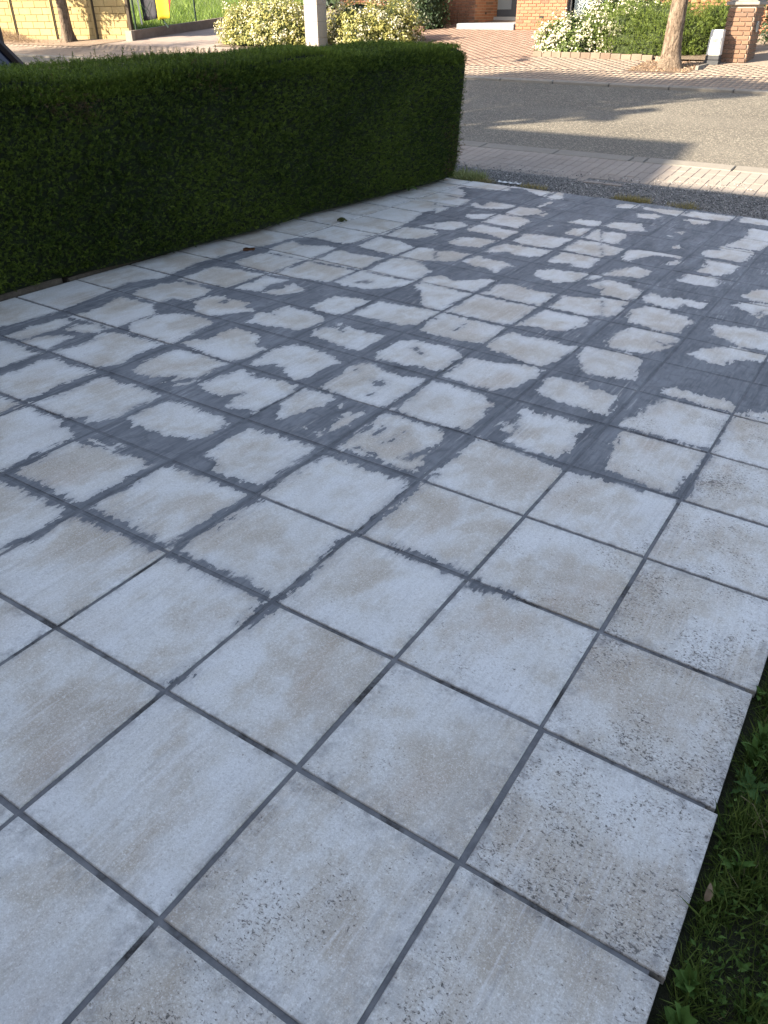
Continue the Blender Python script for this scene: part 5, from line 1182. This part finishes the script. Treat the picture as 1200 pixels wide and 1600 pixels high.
def shrub(name, base, rx, ry, rz, label, leaves, leafmat, lsize, blooms=0, bsize=.03, bloom_sel=None, tmpl=None, seed=1, cat='shrub', rot=0.0, clump=.10):
    t = empty(name, base, rot); tag(t, label, cat)
    V, F, rf_ = blob(rx * .86, ry * .86, rz * .86, seed)
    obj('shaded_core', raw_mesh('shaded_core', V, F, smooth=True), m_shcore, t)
    def surf(n, lo=.90, hi=1.06):
        a = NP.uniform(0, 2 * math.pi, n); sb = NP.rand(n); b = np.arcsin(sb) * .98 + .01
        q = np.array([rf_(x, y) for x, y in zip(a, b)]) * NP.uniform(lo, hi, n)
        # shoots stand out in clumps
        q = q * (1 + clump * np.sin(9 * a + 3 * np.sin(7 * b)) * np.sin(8 * b + 2 * np.sin(5 * a)))
        P = np.stack([rx * q * np.cos(b) ** .75 * np.cos(a), ry * q * np.cos(b) ** .75 * np.sin(a), rz * q * np.sin(b) ** .9], -1)
        N = P / np.array([rx * rx, ry * ry, rz * rz]); N /= np.linalg.norm(N, axis=1)[:, None] + 1e-9
        return P, N
    P, N = surf(leaves, .80, 1.06)
    o = scatter('foliage', tmpl or LEAF, P, frames(N + [0, 0, .25], .55), lsize * NP.uniform(.6, 1.3, len(P)), leafmat, t, rnd=np.clip(NP.beta(2, 2, len(P)), 0, 1)); o['kind'] = 'stuff'
    if blooms:
        P, N = surf(blooms, .97, 1.09)
        # flowers sit in heads
        ctr = P[NP.randint(0, len(P), blooms // 9)]; P = ctr[NP.randint(0, len(ctr), blooms)] + NP.normal(0, bsize * .9, (blooms, 3)); N = P / np.array([rx * rx, ry * ry, rz * rz]); N /= np.linalg.norm(N, axis=1)[:, None] + 1e-9
        if bloom_sel is not None:
            kp = bloom_sel(P); P = P[kp]; N = N[kp]
        P = P[P[:, 2] > .02]; N = P / np.array([rx * rx, ry * ry, rz * rz]); N /= np.linalg.norm(N, axis=1)[:, None] + 1e-9
        o = scatter('blossom', [leafq(.9, .1), leafq(.8, .2)], P, frames(N, .5), bsize * NP.uniform(.6, 1.2, len(P)), m_petal, t); o['kind'] = 'stuff'
    sm = MB()
    for k in range(5):
        a = k * 1.3; sm.tube([(.08 * math.cos(a), .08 * math.sin(a), -.15), (.3 * rx * math.cos(a), .3 * ry * math.sin(a), rz * .4), (.6 * rx * math.cos(a), .6 * ry * math.sin(a), rz * .62)], [.02, .015, .008], 5)
    sm.build('stems', m_bark, t)
    return t
zz = lambda x, y: zg(x, y) - .02
shrub('flowering_shrub', (-13.65, 17.0, zz(-13.6, 17)), 1.42, .85, .93, 'rounded pale yellow-leaved flowering shrub left of the stone post', 10500, m_yleaf, .065, 2600, .045, seed=2)
shrub('flowering_shrub', (-11.15, 17.75, zz(-11.1, 17.8)), 1.28, .90, .82, 'flowering shrub with cream blossoms right of the stone post', 10500, m_yleaf, .065, 2600, .045, seed=4)
shrub('evergreen_shrub', (-11.75, 20.9, zz(-11.7, 20.9)), 1.0, .60, 1.75, 'tall dark evergreen shrub against the house wall left of the door', 6500, m_dkleaf, .075, 60, .03, seed=6)
shrub('flowering_shrub', (-5.45, 17.20, zz(-5.4, 17.2)), .95, .68, .66, 'low white flowering shrub at the left corner of the right-hand bed', 6500, m_shleaf, .060, 2800, .050, seed=11)
shrub('flowering_shrub', (-4.75, 17.95, zz(-4.7, 17.9)), 1.05, .7, .98, 'taller white flowering shrub under the window opposite', 6500, m_shleaf, .060, 2600, .050, seed=16)
shrub('juniper_shrub', (-3.95, 17.35, zz(-3.9, 17.3)), 1.25, .72, .84, 'wide yellow-green juniper shrub behind the street tree trunk', 9000, m_conif, .085, 900, .045, bloom_sel=lambda P: (P[:, 0] < -.3) & (P[:, 2] > .55), tmpl=YEW, seed=12)
shrub('juniper_shrub', (-2.85, 17.75, zz(-2.8, 17.7)), .55, .50, .84, 'narrow green juniper shrub squeezed beside the brick pillar', 3600, m_conif, .08, tmpl=YEW, seed=13)
shrub('dark_hedge_shrub', (-1.0, 19.6, zz(-1, 19.6)), 1.35, 1.0, 1.9, 'dark shaded evergreen mass behind the brick pillar', 8000, m_dkleaf, .08, seed=14)
# low brick edging in front of the right shrub bed
m_edgeb = paver_mat('edging_block', (.14, .10, .075), (.19, .145, .11), (.23, .185, .145))
eb = MB().box(-.1, .1, -.06, .06, -.15, .095, .008).mesh('edging_block'); eb.materials.append(m_edgeb)
bed = empty('bed_edging', (-5, 16.45, zg(-5, 16.45))); tag(bed, 'low row of upright edging blocks in front of the right shrub bed', 'edging')
k = 0; x = -6.05
while x < -3.62:
    y = 16.42 - .018 * (x + 6)
    o = bpy.data.objects.new('block', eb); o.location = Vector((x, y, zg(x, y) + R.uniform(-.01, .008))) - bed.location; o.rotation_euler = (R.gauss(0, .02), .0, R.gauss(0, .02)); link(o, bed); x += .208
for (x, y, rz) in ((-3.48, 16.28, .7), (-3.40, 16.18, 1.1)):
    o = bpy.data.objects.new('block', eb); o.location = Vector((x, y, zg(x, y) - .02)) - bed.location; o.rotation_euler = (.1, .15, rz); link(o, bed)
m_bedsoil = mottled('bed_soil', (.13, .10, .075), (.22, .17, .125), 9, fine=60, bump=.8, dist=.02)
sheet('bed_soil', np.linspace(-6.15, -2.7, 8), [16.42, 17.2, 18.6], zg, m_bedsoil, .03)
sheet('bed_soil', np.linspace(-14.9, -9.6, 8), [16.1, 17.2, 18.6], zg, m_bedsoil, .012)
tp = MB().box(-3.72, -2.58, 15.05, 16.15, -1, 0); 
def slab(x0, x1, y0, y1, dz, name, mat):
    return sheet(name, np.linspace(x0, x1, 4), np.linspace(y0, y1, 4), zg, mat, dz)
slab(-3.72, -2.62, 15.02, 16.30, .004, 'tree_pit', mottled('pit_soil', (.17, .12, .085), (.26, .19, .135), 12, fine=60, bump=.9, dist=.02))
# dead needles and leaf litter round the trunk
n = 900; P = np.stack([NP.uniform(-3.72, -2.62, n), NP.uniform(15.02, 16.3, n), np.zeros(n)], -1); P[:, 2] = zg(P[:, 0], P[:, 1]) + .012
m_litter = foliage_mat('leaf_litter', (.16, .10, .06), (.36, .25, .17), .9, .1)
o = scatter('leaf_litter', LEAF, P, frames(np.tile([0, 0, 1.0], (n, 1)), .7), NP.uniform(.025, .05, n), m_litter); o['kind'] = 'stuff'
st = wpart('edging_strip', MB().box(-2.60, -2.55, 15.4, 16.35, zg(-2.6, 15.4) - .2, zg(-2.6, 15.9) + .03), m_kerb, None); st['kind'] = 'structure'
# dark low kerb at the left of the porch, in front of the evergreen
be = empty('bed_kerb', (-11.2, 20.1, zg(-11.2, 20.1))); tag(be, 'low dark red block kerb in front of the evergreen shrub by the house', 'edging')
wpart('block', MB().box(-12.6, -10.95, 20.05, 20.17, .75, zg(-11.5, 20.1) + .12, .008), mottled('dark_kerb', (.12, .075, .06), (.18, .11, .09), 6), be)
# dead stalks against the left wing
ds = empty('dry_stalks', (-10.85, 21.85, zg(-10.85, 21.85))); tag(ds, 'row of thin reddish dry stalks against the house wall left of the porch', 'plant')
m_ds = mottled('dry_stalk', (.15, .08, .05), (.22, .13, .085), 9)
for x in (-.22, 0, .23):
    mb = MB()
    for q in range(5):
        mb.tube([(x, 0, -.05), (x + R.gauss(0, .04), R.gauss(0, .03), .2), (x + R.gauss(0, .09), R.gauss(0, .05), R.uniform(.3, .75 if q == 0 else .4))], [.007, .006, .004], 4)
    mb.build('stalk', m_ds, ds)

# ================================================================ yellow block fence on the left
fence = empty('block_fence', (-22, 16.2, zg(-22, 16.2))); tag(fence, 'pale yellow block-pattern concrete fence with dark slotted posts', 'fence')
m_fb = paver_mat('fence_block', (.32, .245, .11), (.37, .295, .145), (.285, .205, .09))
m_fm = mottled('fence_joint', (.19, .135, .055), (.23, .165, .075), 9)
m_fp = mottled('fence_post', (.045, .035, .025), (.07, .055, .04), 9)
m_fl = mottled('fence_flange', (.33, .25, .11), (.38, .29, .14), 9)
FA = Vector((-26.96, 15.27, 0)); FB = Vector((-18.72, 16.93, 0)); fu = (FB - FA).normalized(); fn = Vector((fu.y, -fu.x, 0)); fang = math.atan2(fu.y, fu.x)
posts = [0.0, 1.44, 2.87, 4.27, 5.76, 7.20]
Ltot = (FB - FA).length
RH = .172
def fblock(parent, s0, s1, z0, z1, mat, name, out=.0, th=.05):
    m = MB().box(-(s1 - s0) / 2, (s1 - s0) / 2, -th / 2, th / 2, 0, z1 - z0, .005)
    m.v = [(v[0] * fu.x - v[1] * fu.y, v[0] * fu.y + v[1] * fu.x, v[2]) for v in m.v]
    o = m.build(name, mat, parent)
    c = FA + fu * ((s0 + s1) / 2) + fn * out; o.location = Vector((c.x, c.y, z0)) - parent_loc(parent); return o
for k, s in enumerate(posts):
    e = posts[k + 1] if k + 1 < len(posts) else Ltot
    c0 = FA + fu * s; c1 = FA + fu * e
    zb = min(zg(c0.x, c0.y), zg(c1.x, c1.y)) - .06
    if k: 
        p = fblock(fence, s - .045, s + .005, zb - .05, zb + 2.05, m_fl, 'post', .02, .10); fblock(p, s + .006, s + .052, zb - .05, zb + 2.05, m_fp, 'slot', .012, .07)
    pan = fblock(fence, s + .06, e - .05, zb, zb + 1.95, m_fm, 'panel', 0, .035)
    z = zb; row = 0
    while z < zb + 1.92:
        x = s + .06 + (.19 if row % 2 else .0) - .43 * .55
        while x < e - .05:
            a = max(x, s + .062); b = min(x + .425, e - .052)
            if b - a > .04: fblock(pan, a, b, z + .006, z + RH - .006, m_fb, 'block', .022 + R.uniform(0, .004), .02)
            x += .435
        z += RH; row += 1
fblock(fence, Ltot - .04, Ltot + .06, .5, 2.85, m_fp, 'post', 0, .12)
# dirt verge and a heap of dry clippings under the fence
sheet('verge', np.linspace(-30, -18.7, 9), [15.2, 15.6, 16.0, 17.3], zg, mottled('verge_soil', (.21, .15, .11), (.29, .22, .165), 5, fine=40, bump=.8, dist=.02), .012)
n = 3500; P = np.stack([NP.normal(-23.0, .95, n), NP.normal(15.62, .17, n), np.zeros(n)], -1)
hz = .26 * np.exp(-((P[:, 0] + 23.2) / 1.3) ** 4) * np.exp(-((P[:, 1] - 15.65) / .30) ** 2)
P[:, 2] = zg(P[:, 0], P[:, 1]) + hz * NP.rand(n) ** .4 + .01
o = scatter('dry_clippings', GRASS, P, frames(np.tile([0, -.2, .6], (n, 1)), .8), NP.uniform(.07, .16, n), foliage_mat('clippings', (.18, .115, .075), (.38, .29, .20), .9, .1)); o['kind'] = 'stuff'

# ---- dark kerb wall, wire fence and rough grass beside the lane
kw = empty('kerb_wall', (-18.6, 18, zg(-18.6, 18))); tag(kw, 'low dark kerb wall running up the lane below the wire fence', 'wall')
m_kw = mottled('kerb_wall_concrete', (.15, .12, .10), (.22, .18, .15), 7)
V = []; F = []
ysw = np.linspace(16.72, 33, 12)
for y in ysw:
    x = -18.62 + .02 * (y - 16.7)
    z = zg(x, y)
    V += [(x, y, z - .2), (x + .13, y, z - .2), (x + .13, y, z + .23), (x, y, z + .23)]
for k in range(len(ysw) - 1):
    b = k * 4
    for q in range(4): F.append((b + q, b + 4 + q, b + 4 + (q + 1) % 4, b + (q + 1) % 4)[::-1])
F.append((0, 1, 2, 3)); F.append(tuple(len(V) - 4 + q for q in (3, 2, 1, 0)))
wpart('coping', MB().add(V, F), m_kw, kw)
wpart('end_block', MB().box(-18.63, -18.36, 16.60, 16.718, .60, zg(-18.6, 16.7) + .24, .008), m_kerb, kw)
field = sheet('field', np.linspace(-60, -18.62, 18), np.linspace(16.9, 60, 20), lambda x, y: zg(x, y) + .05 + .012 * max(0, y - 18), mottled('field_soil', (.07, .10, .025), (.11, .14, .04), 3, fine=30, bump=.6, dist=.03), .0)
def fz(x, y): return zg(x, y) + .05 + .012 * np.maximum(0, y - 18)
n = 16000; y = 17.0 + 17 * NP.rand(n) ** 1.5; x = -18.7 - NP.rand(n) ** 1.1 * (3 + .62 * (y - 16))
P = np.stack([x, y, fz(x, y)], -1)
o = scatter('rough_grass', GRASS, P, frames(np.tile([0, 0, 1.0], (n, 1)), .35), NP.uniform(.14, .34, n), foliage_mat('rough_grass', (.07, .14, .015), (.20, .27, .045), .6, .3)); o['kind'] = 'stuff'
wf = empty('wire_fence', (-18.75, 18, zg(-18.7, 18))); tag(wf, 'dark green wire mesh fence along the top of the kerb wall', 'fence')
m_wire = mottled('fence_green', (.012, .028, .020), (.018, .036, .026), 5, rough=.5)
pys = [16.98, 19.35, 21.7, 24.0, 26.4, 29, 32]
for y in pys:
    x = -18.55 + .02 * (y - 16.7) - .02
    wpart('post', MB().tube([(x, y, zg(x, y) - .1), (x, y, zg(x, y) + 1.75)], [.028, .028], 8), m_wire, wf)
mw_ = MB()
for k in range(90):
    s = k * .17
    for sg in (1, -1):
        ya = 16.98 + s; yb = ya + sg * 1.5
        if not (16.9 < yb < 32.1): continue
        xa = -18.57 + .02 * (ya - 16.7); xb = -18.57 + .02 * (yb - 16.7)
        mw_.tube([(xa, ya, zg(xa, ya) + .24), (xb, yb, zg(xb, yb) + 1.72)], [.0022, .0022], 3, False)
wpart('mesh', mw_, mottled('wire_grey', (.20, .24, .25), (.26, .30, .31), 5, rough=.5), wf)
wpart('brace', MB().tube([(-18.30, 17.34, 1.80), (-17.66, 17.36, 1.12)], [.022, .022], 6), m_wire, wf)

# ---- flag in black, yellow and red hanging from a white pole
fl = empty('flag', (-18.30, 17.25, zg(-18.3, 17.2))); tag(fl, 'black, yellow and red striped flag hanging on the wire fence', 'flag')
def stripe(name, a, b, zb, zt, mat):
    V = []; F = []; nx, nz = 8, 12
    for i in range(nz + 1):
        t = i / nz
        for j in range(nx + 1):
            s = a + (b - a) * j / nx
            lo = zb(s); z = lo + (zt - lo) * t
            V.append((-18.46 + s * .93, 17.20 + .10 * s + .04 * math.sin(s * 9) * (1.2 - t) + .012 * math.sin(6 * z + 9 * s), z))
    for i in range(nz):
        for j in range(nx): F.append((i * (nx + 1) + j, i * (nx + 1) + j + 1, (i + 1) * (nx + 1) + j + 1, (i + 1) * (nx + 1) + j))
    me = MB().add(V, F); o = wpart(name, me, mat, fl); md = o.modifiers.new('cloth', 'SOLIDIFY'); md.thickness = .004
    o.data.polygons.foreach_set('use_smooth', np.ones(len(o.data.polygons), dtype=bool)); return o
def cloth(name, c1, c2): return mottled(name, c1, c2, 6, rough=.8, fine=200, bump=.1)
stripe('black_stripe', 0, .60, lambda s: 1.28 + .10 * s, 2.6, cloth('black_cloth', (.020, .020, .026), (.035, .035, .045)))
stripe('yellow_stripe', .602, 1.04, lambda s: 1.31 + .10 * (s - .6), 2.6, cloth('yellow_cloth', (.42, .32, .02), (.48, .38, .03)))
stripe('red_stripe', 1.042, 1.20, lambda s: 1.50 + 2.1 * (s - 1.04), 2.6, cloth('red_cloth', (.35, .012, .018), (.42, .02, .03)))
wpart('pole', MB().tube([(-18.52, 17.18, 1.20), (-18.60, 17.18, 2.7)], [.020, .020], 8), mottled('white_pole', (.7, .7, .7), (.75, .75, .74), 3), fl)
wpart('cord', MB().tube([(-18.44, 17.14, 1.30), (-18.06, 17.19, 1.75)], [.008, .008], 5).tube([(-18.40, 17.15, 1.68), (-18.08, 17.19, 1.32)], [.008, .008], 5), m_wire, fl)

# ---- dark evergreens far behind
for k, (x, y, rx, rz, lab) in enumerate([(-22.5, 33, 3.0, 3.2, 'dark evergreen bush on the slope behind the wire fence'), (-17.3, 27.0, 2.2, 2.6, 'dark bush behind the pale shrubs, left of the stone post'), (-14.6, 24.6, 1.9, 2.6, 'dark bush behind the pale shrubs, right of the stone post'), (-31, 38, 5, 4, 'broad dark bush on the skyline of the grass slope')]):
    shrub('evergreen_bush', (x, y, zz(x, y)), rx, 1.3, rz, lab, 3000, m_dkleaf, .20, seed=20 + k)

# ================================================================ behind the hedge: parked car and a post
sheet('neighbour_drive', np.linspace(-16, -4.25, 6), np.linspace(-4, 7.3, 8), lambda x, y: zp(-5, y) - .07, mottled('drive_gravel', (.16, .15, .14), (.24, .23, .21), 4, fine=60))
car = empty('parked_car', (-7.40, 2.68, zp(-5, 2.5) - .07)); tag(car, 'dark blue parked car, its sloping rear pillar showing above the hedge', 'car')
m_paint = mottled('navy_paint', (.012, .014, .035), (.016, .018, .042), 3, rough=.25, bump=.0, spec=.5)
m_cglass = mottled('car_glass', (.012, .014, .030), (.016, .018, .036), 3, rough=.08, bump=.0, spec=.5)
m_trim = mottled('car_trim', (.030, .022, .020), (.04, .03, .027), 3, rough=.5, bump=0)
m_tyre = mottled('tyre', (.02, .02, .02), (.03, .03, .03), 9); m_rim = mottled('alloy', (.4, .4, .42), (.5, .5, .5), 5, rough=.3)
# side profile (y, z): nose towards -y, tail towards the street
prof = [(-2.05, .30), (-2.10, .55), (-2.0, .78), (-1.1, .95), (-.95, .98), (1.70, 1.00), (2.03, .97), (2.12, .70), (2.10, .35), (1.85, .25), (-1.85, .22)]
def extrude(pr, x0, x1, tuck=None):
    m = MB(); n = len(pr); V = []
    for sx in (x0, x0 + .06 * np.sign(x1 - x0), x1 - .06 * np.sign(x1 - x0), x1):
        for (y, z) in pr:
            cy = sum(p[0] for p in pr) / n; cz = sum(p[1] for p in pr) / n
            f = .965 if sx in (x0, x1) else 1.0
            V.append((sx, cy + (y - cy) * f, cz + (z - cz) * f))
    F = []
    for r0 in range(3):
        for k in range(n): F.append((r0 * n + k, r0 * n + (k + 1) % n, (r0 + 1) * n + (k + 1) % n, (r0 + 1) * n + k))
    F.append(tuple(range(n - 1, -1, -1))); F.append(tuple(3 * n + k for k in range(n)))
    return m.add(V, F)
body = extrude(prof, -.86, .86).build('body', m_paint, car)
cab = MB(); cw = .66
lowp = [(-1.0, .97), (1.99, .97)]; topp = [(-.35, 1.40), (1.0, 1.45), (1.62, 1.42)]
V = [(-.80, -1.0, .97), (.80, -1.0, .97), (.80, 1.99, .97), (-.80, 1.99, .97), (-.62, -.30, 1.40), (.62, -.30, 1.40), (.64, 1.66, 1.42), (-.64, 1.66, 1.42)]
cab.add(V, [(4, 5, 6, 7), (0, 1, 5, 4), (1, 2, 6, 5), (2, 3, 7, 6), (3, 0, 4, 7)]); cab.build('cabin_glass', m_cglass, car)
MB().box(-.63, .63, -.32, 1.67, 1.425, 1.455, .012).build('roof', m_paint, car)
for sx in (-1, 1):
    MB().tube([(sx * .81, 1.99, .98), (sx * .645, 1.67, 1.43)], [.045, .04], 6).build('pillar', m_trim, car)
    MB().tube([(sx * .81, -1.0, .97), (sx * .625, -.31, 1.41)], [.035, .03], 6).build('pillar', m_trim, car)
    MB().tube([(sx * .81, .4, .98), (sx * .645, .45, 1.43)], [.03, .03], 6).build('pillar', m_trim, car)
    MB().box(sx * .90 - .07, sx * .90 + .07, -.75, -.62, .98, 1.09, .03).build('mirror', m_paint, car)
    MB().box(sx * .66 - .12, sx * .66 + .12, 2.09, 2.14, .72, .90, .015).build('tail_light', mottled('tail_red', (.25, .01, .01), (.3, .02, .02), 4, rough=.3), car)
    MB().box(sx * .66 - .14, sx * .66 + .14, -2.12, -2.06, .60, .74, .015).build('headlight', mottled('lamp_clear', (.5, .5, .5), (.6, .6, .6), 4, rough=.2), car)
    for y in (-1.28, 1.30):
        w = MB().tube([(-.1, 0, 0), (.1, 0, 0)], [.31, .31], 20).build('wheel', m_tyre, car); w.location = (sx * .80, y, .31)
        MB().tube([(sx * .06, 0, 0), (sx * .108, 0, 0)], [.20, .19], 16).build('rim', m_rim, w)
dp = empty('lamp_post', (-12.27, 8.30, zg(-12.3, 8.3))); tag(dp, 'dark blue-black lamp post cut by the left frame edge', 'post')
MB().tube([(0, 0, -.1), (0, 0, 1.2), (0, 0, 1.22), (0, 0, 5.2)], [0.075, 0.072, .055, .04], 10).build('shaft', m_trim, dp)
MB().tube([(0, 0, 5.2), (.1, -.25, 5.5), (.2, -.8, 5.55)], [.03, .03, .03], 8).build('arm', m_trim, dp)
MB().box(.12, .30, -1.15, -.75, 5.48, 5.58, .02).build('lamp_head', m_trim, dp)

# ================================================================ the house behind the viewer, whose shadow lies over the tiles
own = empty('own_house', (-5, -6, 0)); tag(own, 'tall brick house behind the tiled driveway that throws the shade', 'house')
mb = MB()
HF = -4.0
pr = [(-30, -.6), (16, -.6), (16, 7.02), (-9.88, 7.02), (-10.86, 8.40), (-30, 8.33)]
V = [(x, HF, z) for x, z in pr] + [(x, HF - 9, z) for x, z in pr]
n = len(pr)
F = [tuple(range(n)), tuple(range(2 * n - 1, n - 1, -1))] + [(k + n, (k + 1) % n + n, (k + 1) % n, k) for k in range(n)]
m_own = Mat('own_brick', .9, .2); v = m_own.coord()
bt = m_own.n('ShaderNodeTexBrick'); bt.inputs['Scale'].default_value = 4.5; bt.inputs['Color1'].default_value = (.40, .30, .24, 1); bt.inputs['Color2'].default_value = (.34, .25, .20, 1); bt.inputs['Mortar'].default_value = (.48, .44, .4, 1)
m_own.l(m_own.mapping(v, rot=(rad(90), 0, 0)), bt.inputs['Vector']); m_own.color(bt.outputs['Color'])
wpart('wall', mb.add(V, F), m_own.m, own)
for x in (-20, -15, -7, -2.5, 3, 8):
    for z in (.9, 3.9):
        f = wpart('window', MB().box(x, x + 1.5, HF + .005, HF + .05, z, z + 1.4), m_frame, own)
        wpart('pane', MB().box(x + .06, x + 1.44, HF + .052, HF + .06, z + .06, z + 1.34), m_cglass, f)
